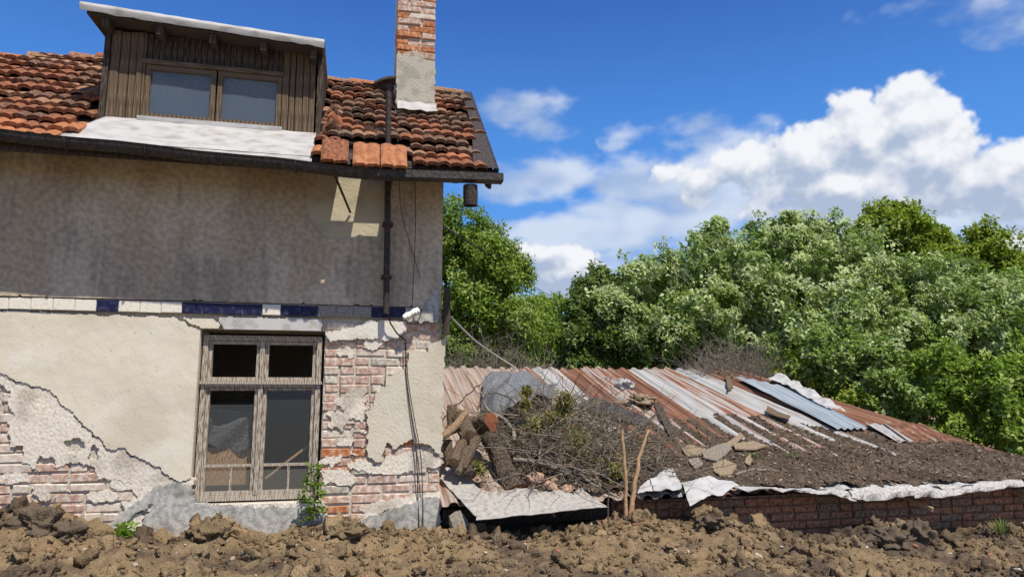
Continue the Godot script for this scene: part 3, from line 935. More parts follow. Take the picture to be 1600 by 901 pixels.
	for j in 9:
		var s := -0.02 + j * 0.27
		var dx := 0.10 * maxf(0.0, 1.0 - s)
		vr.append([slope(0.27 - dx + 0.02 * s, s, 0.05 + R(0, 0.006)), slope(0.34 + 0.02 * s, s, 0.062), slope(0.385 + 0.02 * s, s, 0.055), slope(0.392 + 0.02 * s, s, -0.06)])
	b.sheet(vr)
	obj("verge_sheet", b.mesh(), M.pipe, roof)
	# white sheet apron under the dormer
	b = B.new()
	var ap := []
	for j in 7:
		var row := []
		for i in 25:
			var t := i / 24.0
			var s := lerpf(-0.03, 0.58, j / 6.0)
			var xx := lerpf(lerpf(-2.96, -2.735, j / 6.0), -1.105, t)
			row.append(slope(xx, s, 0.022 + 0.004 * n_rough.get_noise_2d(xx * 0.4, s * 0.4)))
		ap.append(row)
	b.sheet(ap)
	for k in [0, 24]:
		for j in 6:
			b.quad(ap[j][k], ap[j + 1][k], ap[j + 1][k] - Vector3(0, 0.02, 0), ap[j][k] - Vector3(0, 0.02, 0))
	for i in 24:
		b.quad(ap[0][i], ap[0][i + 1], ap[0][i + 1] - Vector3(0, 0.022, -0.004), ap[0][i] - Vector3(0, 0.022, -0.004))
	obj("apron_sheet", b.mesh(), M.white_sheet, roof)
	build_dormer(house)
	build_chimney(house)
	build_gutters(house)


func build_dormer(house: Node) -> void:
	var d := part("dormer", house)
	var top := func(xx: float) -> float: return lerpf(4.125, 4.025, (xx + 2.9) / 1.84)
	# front planks beside and above the two casements
	var x := -2.745
	while x < -2.49:
		var w := R(0.045, 0.075)
		board("plank", d, M.wood_upright, Vector3(x, 3.27 + R(-0.02, 0.01), -0.03), Vector3(minf(x + w - 0.004, -2.476), 4.09, R(0.0, 0.012)))
		x += w
	x = -1.40
	while x < -1.13:
		var w := R(0.045, 0.07)
		board("plank", d, M.wood_upright, Vector3(x, 3.30 + R(-0.03, 0.02), -0.03), Vector3(minf(x + w - 0.004, -1.115), 4.09, R(0.0, 0.012)))
		x += w
	x = -2.47
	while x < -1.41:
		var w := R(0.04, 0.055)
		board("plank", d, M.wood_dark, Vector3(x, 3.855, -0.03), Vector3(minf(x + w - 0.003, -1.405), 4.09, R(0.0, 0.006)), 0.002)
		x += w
	board("plank", d, M.wood_across, Vector3(-2.5, 3.82, -0.02), Vector3(-1.39, 3.86, 0.022))
	# corner posts, cheeks, roof
	var b := B.new()
	b.box(Vector3(-1.115, 3.25, -0.05), Vector3(-1.07, 4.04, 0.016))
	obj("corner_post", b.mesh(), M.wood_dark, d)
	b = B.new()
	b.box(Vector3(-2.79, 3.25, -0.05), Vector3(-2.748, 4.12, 0.016))
	obj("corner_post", b.mesh(), M.wood_dark, d)
	b = B.new()
	b.box(Vector3(-1.108, 3.2, -1.15), Vector3(-1.075, 4.04, -0.052))
	b.box(Vector3(-2.785, 3.2, -1.15), Vector3(-2.752, 4.12, -0.052))
	obj("cheek", b.mesh(), M.wood_dark, d)
	b = B.new()
	b.box(Vector3(-2.74, 3.2, -1.1), Vector3(-1.11, 3.98, -0.6))
	obj("inner_wall", b.mesh(), M.room, d)
	# casements
	for q in [[-2.47, -1.93], [-1.915, -1.405]]:
		b = B.new()
		frame_bars(b, q[0], 3.365, q[1], 3.818, 0.038, -0.05, 0.004)
		obj("casement", b.mesh(), M.wood_upright, d)
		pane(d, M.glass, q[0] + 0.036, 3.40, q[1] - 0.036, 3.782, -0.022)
	b = B.new()
	b.box(Vector3(-2.5, 3.325, -0.05), Vector3(-1.385, 3.363, 0.04))
	obj("sill", b.mesh(), M.white_sheet, d)
	# old tiles hung on the cheek
	for k in 3:
		var o := obj("cheek_tile", tile_meshes[k % 4], pick(["tile_orange", "tile_red", "tile_brown"]), d)
		var s := 0.52 + k * 0.19
		var p := slope(-1.03, s, 0.10)
		o.transform = Transform3D(Basis(Vector3(0.5, 0.86, 0), Vector3(0.86, -0.5, 0), Vector3(0, 0, 1)).orthonormalized() * Basis.from_euler(Vector3(0.65 + R(-0.1, 0.1), R(-0.1, 0.1), R(-0.1, 0.1))), p)
	# roof: boards below, a bent white sheet on top, its front edge folded down
	b = B.new()
	for g in [[-2.88, -1.075]]:
		var a := Vector3(g[0], 4.115, 0.18)
		var c := Vector3(g[1], 4.02, 0.18)
		var a2 := Vector3(g[0], 4.19, -1.2)
		var c2 := Vector3(g[1], 4.095, -1.2)
		var h := Vector3(0, 0.03, 0)
		b.quad(a, c, c2, a2)
		b.quad(a + h, a2 + h, c2 + h, c + h)
		b.quad(a, a + h, c + h, c)
		b.quad(c, c + h, c2 + h, c2)
		b.quad(a2, a2 + h, a + h, a)
	obj("roof_boarding", b.mesh(), M.wood_dark, d)
	for k in 5:
		b = B.new()
		var xx := -2.75 + k * 0.4
		var yt: float = top.call(xx) - 0.045
		b.bar(Vector3(xx, yt, 0.16), Vector3(xx, yt + 0.07, -1.0), 0.05, 0.07)
		obj("roof_rafter", b.mesh(), M.wood_dark, d)
	b = B.new()
	var rows := []
	for j in 6:
		var row := []
		for i in 30:
			var t := i / 29.0
			var xx := lerpf(-2.925, -1.06, t)
			var yt := lerpf(4.195, 4.095, t) + 0.004 * n_rough.get_noise_2d(xx * 0.3, j * 0.2)
			var lip := 0.006 * n_rough.get_noise_2d(xx * 0.5, 3.0)
			row.append([Vector3(xx, yt - 0.066 + lip, 0.198 + lip), Vector3(xx, yt - 0.03, 0.212 + lip * 0.6), Vector3(xx, yt, 0.21), Vector3(xx, yt + 0.008, 0.16), Vector3(xx, yt + 0.045, -0.5), Vector3(xx, yt + 0.075, -1.2)][j])
		rows.append(row)
	b.sheet(rows)
	obj("roof_sheet", b.mesh(), M.white_sheet, d)


func build_chimney(house: Node) -> void:
	var ch := part("chimney", house)
	var b := B.new()
	b.box(Vector3(-0.40, 3.4, -0.93), Vector3(-0.05, 5.12, -0.565))
	obj("core", b.mesh(), M.mortar, ch)
	var y := 4.40
	var c := 0
	while y < 5.14:
		var xs := [-0.418, -0.175, -0.032] if c % 2 else [-0.418, -0.295, -0.032]
		for i in 2:
			if rng.randf() < 0.94:
				brick(ch, Vector3(xs[i] + R(0, 0.006), y, -0.66), Vector3(xs[i + 1] - 0.01, y + 0.058, -0.548 + R(-0.012, 0.008)), pick(["brick_pink", "brick_orange", "brick_pink", "brick_orange", "brick_lime"]), 0.04)
			brick(ch, Vector3(xs[i], y, -0.95), Vector3(xs[i + 1] - 0.01, y + 0.058, -0.84), pick(["brick_pink", "brick_lime"]), 0.04)
		for xx in [-0.418, -0.142]:
			brick(ch, Vector3(xx, y, -0.835), Vector3(xx + 0.11, y + 0.058, -0.67), pick(["brick_pink", "brick_orange", "brick_lime"]), 0.04)
		y += 0.068
		c += 1
	coat("render", ch, M.roughcast, [[-0.412, 3.5, -0.418, 4.40, -0.40, 4.45, -0.36, 4.42, -0.30, 4.455, -0.2, 4.47, -0.16, 4.40, -0.10, 4.385, -0.034, 4.38, -0.03, 3.5]], [], -0.54, 0.004, 0.002, func(p: Vector2) -> Color: return Color(0.55, 0.52, 0.44).lerp(Color(0.42, 0.40, 0.35), smoothstep(-0.1, 0.4, n_spot.get_noise_2d(p.x, p.y))), 0.006, 0.0085, -0.9)
	b = B.new()
	var rows := []
	for j in 3:
		var row := []
		for i in 8:
			var t := i / 7.0
			row.append(Vector3(lerpf(-0.40, -0.025, t), [3.80, 3.86, 3.93][j] + 0.008 * sin(i * 2.1), [-0.40, -0.50, -0.525][j] + 0.004 * sin(i * 3.7)))
		rows.append(row)
	b.sheet(rows)
	obj("flashing", b.mesh(), M.white_sheet, ch)


func build_gutters(house: Node) -> void:
	# half-round gutter, low towards the pipe
	var b := B.new()
	var rows := []
	for k in 16:
		var t := k / 15.0
		var x := lerpf(-4.72, -0.52, t)
		var y := lerpf(3.035, 2.875, t) + 0.006 * sin(k * 1.7)
		var row := []
		for i in 11:
			var an := PI + PI * i / 10.0
			row.append(Vector3(x, y + sin(an) * 0.062, 0.50 + cos(an) * 0.06))
		row.append(Vector3(x, y + 0.006, 0.568))
		rows.append(row)
	b.sheet(rows)
	for k in rows.size():
		rows[k].reverse()
		for i in 12:
			rows[k][i] = rows[k][i] + Vector3(0, 0.003, 0)
	b.sheet(rows)
	var g := obj("gutter", b.mesh(), M.gutter, house)
	for k in 8:
		b = B.new()
		var x := -4.4 + k * 0.53
		var y := lerpf(3.035, 2.875, (x + 4.72) / 4.2)
		var ps := []
		var rs := []
		for i in 9:
			var an := PI + PI * i / 8.0
			ps.append(Vector3(x, y + sin(an) * 0.07, 0.50 + cos(an) * 0.068))
			rs.append(0.007)
		b.tube(ps, rs, 5)
		obj("bracket", b.mesh(), M.gutter, g)
	# box gutter on the right, with a stub of downpipe and a fascia board
	b = B.new()
	b.bar(Vector3(-0.60, 2.832, 0.50), Vector3(0.41, 2.868, 0.50), 0.11, 0.006)
	b.bar(Vector3(-0.60, 2.862, 0.555), Vector3(0.41, 2.898, 0.555), 0.006, 0.06)
	b.bar(Vector3(-0.60, 2.872, 0.445), Vector3(0.41, 2.908, 0.445), 0.006, 0.08)
	b.bar(Vector3(0.409, 2.89, 0.445), Vector3(0.409, 2.89, 0.555), 0.006, 0.06)
	var g2 := obj("box_gutter", b.mesh(), M.gutter, house)
	b = B.new()
	b.tube([Vector3(0.15, 2.83, 0.48), Vector3(0.152, 2.76, 0.475), Vector3(0.155, 2.66, 0.47)], [0.058, 0.060, 0.058], 14, false)
	b.tube([Vector3(0.15, 2.83, 0.48), Vector3(0.155, 2.662, 0.47)], [0.053, 0.053], 14, false)
	obj("pipe_stub", b.mesh(), M.pipe, g2)
	b = B.new()
	b.tube([Vector3(0.26, 2.85, 0.52), Vector3(0.275, 2.815, 0.52), Vector3(0.30, 2.81, 0.52), Vector3(0.31, 2.83, 0.52)], [0.007, 0.007, 0.007, 0.007], 6)
	obj("hook", b.mesh(), M.gutter, g2)
	b = B.new()
	b.bar(Vector3(-4.7, 2.93, 0.432), Vector3(-0.92, 2.93, 0.432), 0.022, 0.12)
	b.bar(Vector3(-0.40, 2.93, 0.432), Vector3(0.37, 2.93, 0.432), 0.022, 0.12)
	obj("fascia_board", b.mesh(), M.wood_dark, house)
	b = B.new()
	b.tube([Vector3(-0.945, 2.90, 0.40), Vector3(-0.80, 2.66, 0.03)], [0.012, 0.010], 6)
	obj("strut", b.mesh(), M.pipe, house)
	# boxed verge end under the right-hand eave
	b = B.new()
	b.bar(slope(0.05, 0.10, -0.08), slope(0.05, 2.1, -0.08), 0.05, 0.14, Vector3(0, COS, SIN))
	b.bar(slope(0.33, -0.005, -0.085), slope(0.33, 2.1, -0.085), 0.03, 0.10, Vector3(0, COS, SIN))
	obj("barge_board", b.mesh(), M.wood_dark, house)
	# the service mast: a steel pipe through the eave, its head bent over under a hood
	var mast := part("service_mast", house)
	b = B.new()
	b.tube([Vector3(-0.482, 1.80, 0.085), Vector3(-0.484, 1.95, 0.09), Vector3(-0.492, 2.6, 0.095), Vector3(-0.505, 3.3, 0.10), Vector3(-0.512, 3.74, 0.10), Vector3(-0.525, 3.80, 0.10), Vector3(-0.555, 3.81, 0.10)], [0.026, 0.026, 0.026, 0.026, 0.025, 0.024, 0.022], 12)
	obj("pipe", b.mesh(), M.pipe, mast)
	b = B.new()
	rows = []
	for j in 6:
		var row := []
		for i in 9:
			var an := -1.3 + 2.6 * i / 8.0
			var t := j / 5.0
			row.append(Vector3(-0.45 - 0.19 * t, 3.845 - 0.075 * t * t + 0.055 * cos(an) - 0.02, 0.10 + 0.075 * sin(an)))
		rows.append(row)
	b.sheet(rows)
	for r in rows:
		for i in 9:
			r[i] = r[i] - Vector3(0, 0.008, 0)
		r.reverse()
	b.sheet(rows)
	obj("hood", b.mesh(), M.pipe, mast)
	for yy in [2.1, 2.55]:
		b = B.new()
		b.box(Vector3(-0.53, yy, 0.0), Vector3(-0.445, yy + 0.025, 0.118))
		obj("clamp", b.mesh(), M.pipe, mast)
	# porcelain insulators on iron hooks
	for q in [Vector3(-0.275, 1.80, 0.09), Vector3(-0.215, 1.835, 0.085)]:
		b = B.new()
		var ps := []
		var rs := []
		var prof := [[0.0, 0.012], [0.004, 0.030], [0.016, 0.032], [0.020, 0.018], [0.028, 0.018], [0.032, 0.033], [0.046, 0.033], [0.050, 0.018], [0.058, 0.017], [0.062, 0.026], [0.074, 0.022], [0.08, 0.01]]
		for p in prof:
			ps.append(q + Vector3(-0.75, -0.35, 0.35).normalized() * p[0])
			rs.append(p[1])
		b.tube(ps, rs, 14)
		var ins := obj("insulator", b.mesh(), M.porcelain, house)
		b = B.new()
		b.tube([q + Vector3(0.0, 0.0, 0.0), q + Vector3(0.03, 0.015, -0.02), q + Vector3(0.03, -0.01, -0.09)], [0.006, 0.006, 0.006], 6)
		obj("hook", b.mesh(), M.pipe, ins)
	# blackened post stub at the corner
	b = B.new()
	b.tube([Vector3(0.028, 1.64, 0.02), Vector3(0.03, 1.8, 0.022), Vector3(0.032, 1.98, 0.02), Vector3(0.033, 2.05, 0.02)], [0.032, 0.034, 0.032, 0.026], 8)
	obj("corner_stub", b.mesh(), M.wood_dark, house)
	# right-hand edge of the upper wall


# ---------------------------------------------------------------- the shed
func roof_y(z: float) -> float:
	return 0.25 + 0.2938 * (0.12 - z)


func on_roof(x: float, z: float, h := 0.0) -> Vector3:
	return Vector3(x, roof_y(z) + h, z)


# where a sheet that starts at x on the ridge has got to at z
func fan(xr: float, z: float) -> float:
	var xe := xr
	if xr > 3.4:
		xe = lerpf(3.4, 4.25, (xr - 3.4) / 0.6) if xr < 4.0 else lerpf(4.25, 6.75, (xr - 4.0) / 1.25)
	return lerpf(xr, xe, (z + 4.1) / 4.22)


func rib(u: float, h := 0.032) -> float:
	# two trapezoid ribs to a sheet
	var t := fposmod(u * 2.0, 1.0)
	return h * clampf((0.24 - absf(t - 0.5)) / 0.10, 0.0, 1.0)


func plate(flat: Array, h: float, thick: float, bend := 0.0) -> ArrayMesh:
	# a thin broken plate lying on the shed roof; flat holds x, z of its outline
	var p := PackedVector2Array()
	for i in flat.size() / 2:
		p.append(Vector2(flat[2 * i], flat[2 * i + 1]))
	var mid := Vector2.ZERO
	for q in p:
		mid += q / p.size()
	# finer outline
	var f := PackedVector2Array()
	for i in p.size():
		var a := p[i]
		var c := p[(i + 1) % p.size()]
		for k in 4:
			f.append(a.lerp(c, k / 4.0) + Vector2(R(-1, 1), R(-1, 1)) * 0.008)
	var up := func(q: Vector2, o: float) -> Vector3: return on_roof(q.x, q.y, h + o + bend * (q - mid).length_squared() * 4.0 + (q.x - mid.x) * bend * 0.6)
	var b := B.new()
	for i in f.size():
		var a := f[i]
		var c := f[(i + 1) % f.size()]
		b.tri(up.call(mid, thick), up.call(a, thick), up.call(c, thick))
		b.tri(up.call(mid, 0.0), up.call(c, 0.0), up.call(a, 0.0))
		b.quad(up.call(c, 0.0), up.call(c, thick), up.call(a, thick), up.call(a, 0.0))
	return b.mesh()


func two_sided(b: B, rows: Array, thick: float, uv := Vector2(1, 1), creased := false) -> void:
	# a sheet with a real thickness and closed edges; creased: every facet flat
	if creased:
		for j in rows.size() - 1:
			for i in rows[0].size() - 1:
				b.tri(rows[j][i], rows[j + 1][i], rows[j][i + 1])
				b.tri(rows[j][i + 1], rows[j + 1][i], rows[j + 1][i + 1])
	else:
		b.sheet(rows, uv)
	var under := []
	for r in rows:
		var q := []
		for p in r:
			q.append(p - Vector3(0, thick, 0))
		q.reverse()
		under.append(q)
	b.sheet(under, uv)
	var w: int = rows[0].size()
	var h := rows.size()
	var d := Vector3(0, thick, 0)
	for i in w - 1:
		b.quad(rows[0][i] - d, rows[0][i], rows[0][i + 1], rows[0][i + 1] - d)
		b.quad(rows[h - 1][i + 1] - d, rows[h - 1][i + 1], rows[h - 1][i], rows[h - 1][i] - d)
	for j in h - 1:
		b.quad(rows[j + 1][0] - d, rows[j + 1][0], rows[j][0], rows[j][0] - d)
		b.quad(rows[j][w - 1] - d, rows[j][w - 1], rows[j + 1][w - 1], rows[j + 1][w - 1] - d)


# a sheet between four corners (x, z on the roof plane, height over it), with ribs along its length and some crumple
func laid_sheet(c: Array, ribs: int, rib_h: float, crumple: float, nu := 24, nv := 14, thick := 0.004, lift := 0.0) -> ArrayMesh:
	var rows := []
	for j in nv:
		var row := []
		var t := j / float(nv - 1)
		for i in nu:
			var s := i / float(nu - 1)
			var a: Vector3 = c[0].lerp(c[1], s)
			var d: Vector3 = c[3].lerp(c[2], s)
			var q := a.lerp(d, t)
			var h := q.y + n_spot.get_noise_2d(q.x * 0.5, q.z * 0.5) * crumple + n_edge.get_noise_2d(q.x * 0.5, q.z * 0.5) * crumple * 0.5
			if ribs:
				h += rib_h * (0.5 + 0.5 * cos(s * ribs * TAU))
			h += lift * t * t
			row.append(on_roof(q.x, q.z, h))
		rows.append(row)
	var b := B.new()
	two_sided(b, rows, thick)
	return b.mesh()


const LITTER := [[1.548, -1.225, 2.108, -1.471, 2.569, -1.62, 2.788, -1.785, 3.047, -1.983, 3.112, -1.912, 3.302, -1.861, 3.467, -1.857, 3.716, -2.039, 3.914, -2.035, 4.037, -1.866, 4.226, -1.956, 4.327, -2.002, 4.475, -1.762, 4.699, -1.552, 4.862, -1.481, 5.253, -1.317, 5.431, -1.123, 5.675, -1.012, 6.051, -1.037, 6.276, -0.828, 6.418, -0.414, 6.9, 0.0, 6.85, 0.13, 4.5, 0.13, 1.7, 0.06, 1.436, 0.088, 1.183, 0.069, 0.898, -0.026, 0.734, -0.164, 0.734, -0.533, 0.733, -1.26, 0.902, -1.733, 1.311, -2.044, 1.3, -1.2]]


func build_shed() -> void:
	var shed := thing("shed", "low sunken brick shed with a rusty corrugated sheet roof", "shed")
	var roof := part("roof", shed)
	var kinds := ["pale", "pale", "pale", "pale", "part", "zinc", "rust", "part", "rust", "zinc", "part", "zinc", "rust", "rust"]
	for k in 14:
		var rows := []
		for j in 30:
			var z := lerpf(-4.15, 0.13, j / 29.0) + (0.03 * sin(k * 2.4) if j == 0 or j == 29 else 0.0)
			var row := []
			for i in 25:
				var u := i / 24.0
				row.append(on_roof(fan(k * 0.375 + u * 0.385, z), z, 0.004 * (k % 2) + rib(u) + 0.010 * n_wall.get_noise_2d(k * 3.0 + u * 0.3, z * 0.5)))
			rows.append(row)
		var b := B.new()
		two_sided(b, rows, 0.003)
		obj("roof_sheet", b.mesh(), M["sheet_" + kinds[k]], roof)
	# sheets along the lower left edge
	var q := [0.172, -0.782, 0.359, 0.052, 0.228, 0.37, 0.014, -0.274]
	obj("eave_sheet", laid_sheet([Vector3(q[0], 0.06, q[1]), Vector3(q[2], 0.05, q[3]), Vector3(q[4], 0.045, q[5] + 0.05), Vector3(q[6] + 0.02, 0.05, q[7])], 0, 0, 0.02), M.zinc_sheet, roof)
	q = [0.346, 0.003, 1.212, -0.103, 1.334, 0.325, 0.221, 0.412]
	obj("eave_sheet", laid_sheet([Vector3(q[0], 0.045, q[1]), Vector3(q[2], 0.045, q[3]), Vector3(q[4], 0.045, q[5] + 0.02), Vector3(q[6], 0.04, q[7] + 0.05)], 0, 0, 0.015), M.zinc_sheet, roof)
	# torn white sheets bent up over the edge
	q = [1.759, 0.024, 2.211, -0.25, 2.098, 0.151, 1.677, 0.158]
	obj("eave_sheet", laid_sheet([Vector3(q[0], 0.07, q[1]), Vector3(q[2], 0.11, q[3]), Vector3(q[4], 0.09, q[5]), Vector3(q[6], 0.06, q[7])], 0, 0, 0.05), M.white_sheet, roof)
	q = [2.169, -0.015, 2.485, -0.062, 2.692, 0.088, 2.081, 0.322]
	obj("eave_sheet", laid_sheet([Vector3(q[0], 0.07, q[1]), Vector3(q[2], 0.09, q[3]), Vector3(q[4], 0.05, q[5]), Vector3(q[6], 0.045, q[7])], 0, 0, 0.04), M.white_sheet, roof)
	# the long flashing strips
	for run in [[2.617, 0.318, 3.193, 0.29, 3.59, 0.273, 3.825, 0.249, 2.593, 0.313, 3.164, 0.274, 3.556, 0.228, 3.806, 0.158], [3.784, 0.263, 4.007, 0.302, 4.27, 0.283, 4.483, 0.289, 3.764, 0.179, 3.957, 0.133, 4.214, 0.159, 4.455, 0.185], [4.466, 0.293, 4.717, 0.274, 5.084, 0.275, 5.464, 0.295, 5.773, 0.299, 4.439, 0.17, 4.666, 0.157, 5.034, 0.186, 5.411, 0.217, 5.719, 0.238], [5.8, 0.285, 6.3, 0.28, 6.75, 0.27, 5.8, 0.225, 6.3, 0.22, 6.75, 0.22]]:
		var n: int = run.size() / 4
		var rows := [[], [], [], []]
		for i in (n - 1) * 5 + 1:
			var f := i / 5.0
			var a := mini(int(f), n - 2)
			var t := f - a
			var x := lerpf(run[2 * a], run[2 * a + 2], t)
			var y := lerpf(run[2 * a + 1], run[2 * a + 3], t)
			var lx := lerpf(run[2 * n + 2 * a], run[2 * n + 2 * a + 2], t)
			var ly := lerpf(run[2 * n + 2 * a + 1], run[2 * n + 2 * a + 3], t)
			var w := n_spot.get_noise_2d(x * 0.9, 5.0) * 0.014 + (absf(fposmod(x * 3.7 + 0.3 * sin(x * 5.0), 1.0) - 0.5) - 0.25) * 0.03
			rows[0].append(Vector3(x, y + 0.006, 0.07))
			w += R(-0.009, 0.009)
			ly = lerpf(y, ly, 0.8) + R(-0.008, 0.008)
			rows[1].append(Vector3(x, y + w * 0.5, 0.13 + w))
			rows[2].append(Vector3(lerpf(x, lx, 0.6), lerpf(y, ly, 0.55) + w, 0.185 + w))
			rows[3].append(Vector3(lx, ly + w * 0.6, 0.19 - w))
		var b := B.new()
		two_sided(b, rows, 0.004, Vector2(1, 1), true)
		obj("flashing", b.mesh(), M.flashing, roof)
	# walls
	var wall := part("front_wall", shed)
	var b := B.new()
	b.box(Vector3(1.45, -0.8, -0.5), Vector3(6.62, 0.20, -0.135))
	obj("mortar", b.mesh(), M.brick_brown, wall)
	var y := -0.62
	var c := 0
	while y < 0.16:
		var x := 1.46 - (0.12 if c % 2 else 0.0)
		while x < 6.55:
			var len: float = 0.24 if rng.randf() < 0.55 else 0.118
			var x0 := maxf(x, 1.455)
			x += len + 0.012
			if x - x0 < 0.05 or (y < -0.45 and x0 < 3.0) or (y < -0.25 and x0 < 1.7):
				continue
			if absf(x0 - 2.92) < 0.1 and y > -0.2 and y < 0.0:
				continue
			var out := R(-0.118, -0.098)
			brick(wall, Vector3(x0, y, out - 0.1), Vector3(minf(x - 0.012, 6.61), y + 0.062, out), pick(["brick_red", "brick_red", "brick_brown", "brick_brown", "brick_red"]))
		y += 0.0735
		c += 1
	b = B.new()
	b.box(Vector3(0.012, -0.8, -0.40), Vector3(1.45, 0.16, -0.20))
	obj("boarding", b.mesh(), M.wood_dark, wall)
	b = B.new()
	b.box(Vector3(0.03, 0.06, -0.16), Vector3(1.52, 0.19, -0.05))
	obj("beam", b.mesh(), M.wood_dark, shed)
	b = B.new()
	b.quad(Vector3(6.62, -0.8, -0.2), Vector3(6.62, 0.2, -0.2), Vector3(5.15, 1.38, -4.1), Vector3(5.15, -0.8, -4.1))
	b.quad(Vector3(5.15, -0.8, -4.1), Vector3(5.15, 1.42, -4.1), Vector3(0.0, 1.42, -4.1), Vector3(0.0, -0.8, -4.1))
	obj("rear_wall", b.mesh(), M.brick_brown, shed)
	b = B.new()
	for x in [0.6, 1.9, 3.2, 4.2]:
		b.bar(Vector3(x, roof_y(-0.3) - 0.06, -0.3), Vector3(x, roof_y(-4.1) - 0.06, -4.1), 0.08, 0.1)
	obj("rafter", b.mesh(), M.wood_dark, shed)
	for s in [[4.55, 0.08], [5.9, 0.06]]:
		b = B.new()
		b.bar(Vector3(s[0], 0.17, -0.15), Vector3(s[0] + 0.10, 0.06, 0.17), 0.035, 0.04)
		obj("lath", b.mesh(), M.peeled, shed)


func litter_height(x: float, z: float) -> float:
	return 0.018 + 0.022 * n_spot.get_noise_2d(x * 0.35, z * 0.35) + 0.016 * n_edge.get_noise_2d(x, z) + 0.035 * smoothstep(-1.6, -0.3, z)


func build_litter() -> void:
	var ps: PackedVector2Array = polys(LITTER)[0]
	var step := 0.02
	var x0 := 0.4
	var z0 := -2.6
	var nx := 332
	var nz := 138
	var b := B.new()
	var at := PackedInt32Array()
	at.resize(nx * nz)
	at.fill(-1)
	for j in nz:
		for i in nx:
			var p := Vector2(x0 + i * step, z0 + j * step)
			var q := p + Vector2(n_edge.get_noise_2d(p.x * 0.3, p.y * 0.3), n_edge.get_noise_2d(p.x * 0.3 + 9.0, p.y * 0.3)) * 0.14 + Vector2(n_edge.get_noise_2d(p.x * 2.0, p.y * 2.0), 0) * 0.05
			if not Geometry2D.is_point_in_polygon(q, ps):
				continue
			var t := n_spot.get_noise_2d(p.x * 0.4, p.y * 0.4)
			var g := n_edge.get_noise_2d(p.x * 1.5, p.y * 1.5)
			var c := Color(0.11, 0.082, 0.060).lerp(Color(0.17, 0.128, 0.094), smoothstep(-0.3, 0.4, t)).lerp(Color(0.30, 0.25, 0.195), smoothstep(0.15, 0.6, g) * 0.6)
			b.col = c.lerp(Color(0.045, 0.035, 0.028), smoothstep(0.1, 0.5, -g) * 0.7)
			at[j * nx + i] = b.vert(on_roof(p.x, p.y, litter_height(p.x, p.y) + 0.012 * n_rough.get_noise_2d(p.x, p.y)), Vector2.ZERO, Vector3(R(-0.15, 0.15), 1, 0.29 + R(-0.15, 0.15)).normalized())
	for j in nz - 1:
		for i in nx - 1:
			var k := j * nx + i
			if at[k] >= 0 and at[k + 1] >= 0 and at[k + nx] >= 0 and at[k + nx + 1] >= 0:
				b.ix.append_array([at[k], at[k + 1], at[k + nx], at[k + 1], at[k + nx + 1], at[k + nx]])
	one("leaf_litter", b.mesh(), M.litter, "dark brown layer of rotted leaves covering the lower shed roof", "leaf litter", Vector3.ZERO, "", "stuff")
	# loose flakes and chips on it
	var f := B.new()
	f.sheet([[Vector3(-0.5, 0, -0.5), Vector3(0, 0.12, -0.6), Vector3(0.45, 0, -0.45)], [Vector3(-0.55, 0.05, 0), Vector3(0, 0.2, 0), Vector3(0.5, 0.1, 0)], [Vector3(-0.3, 0, 0.5), Vector3(0, 0.1, 0.7), Vector3(0.35, 0.05, 0.45)]])
	scatter("leaf_flakes", f.mesh(), M.flake, "small dry leaf flakes and chips strewn over the leaf litter", "leaf flakes", 9000, func(k: int) -> Array:
		for tries in 30:
			var p := Vector2(R(0.5, 6.9), R(-2.5, 0.14))
			if k % 24 == 0:
				p = Vector2(R(0.35, 1.35), R(-0.4, 0.08))
				return [Transform3D(Basis.from_euler(Vector3(R(-0.3, 0.3), R(0, TAU), 0)) * R(0.006, 0.016), on_roof(p.x, p.y, 0.062)), Color(0.26, 0.20, 0.14) * R(0.4, 1.3)]
			if Geometry2D.is_point_in_polygon(p, ps):
				var s := R(0.006, 0.016) * (1.0 + 0.6 * float(k % 11 == 0))
				var cols := [Color(0.11, 0.08, 0.058), Color(0.16, 0.12, 0.085), Color(0.22, 0.17, 0.125), Color(0.075, 0.058, 0.045), Color(0.29, 0.24, 0.185)]
				return [Transform3D(Basis.from_euler(Vector3(R(-0.5, 0.8), R(0, TAU), R(-0.5, 0.5))) * Basis.from_scale(Vector3(s, s * 0.8, s * R(0.6, 2.2))), on_roof(p.x, p.y, litter_height(p.x, p.y) + 0.006)), cols[rng.randi() % 5] * R(0.7, 1.2)]
		return [])


# many small copies as one object
func scatter(called: String, m: Mesh, material: Material, label: String, category: String, count: int, where: Callable, parent: Node = null, kind := "stuff") -> MultiMeshInstance3D:
	var got := []
	for k in count:
		var r: Array = where.call(k)
		if r:
			got.append(r)
	var mm := MultiMesh.new()
	mm.transform_format = MultiMesh.TRANSFORM_3D
	mm.use_colors = true
	mm.mesh = m
	mm.instance_count = got.size()
	for k in got.size():
		mm.set_instance_transform(k, got[k][0])
		var c: Color = got[k][1]
		c.a = 1.0
		mm.set_instance_color(k, c)
	var o := MultiMeshInstance3D.new()
	o.multimesh = mm
	o.material_override = material
	if parent:
		o.name = called
		parent.add_child(o, true)
		o.set_meta("kind", kind)
	else:
		o.name = numbered(called)
		add_child(o)
		tag(o, label, category, "", kind)
	return o


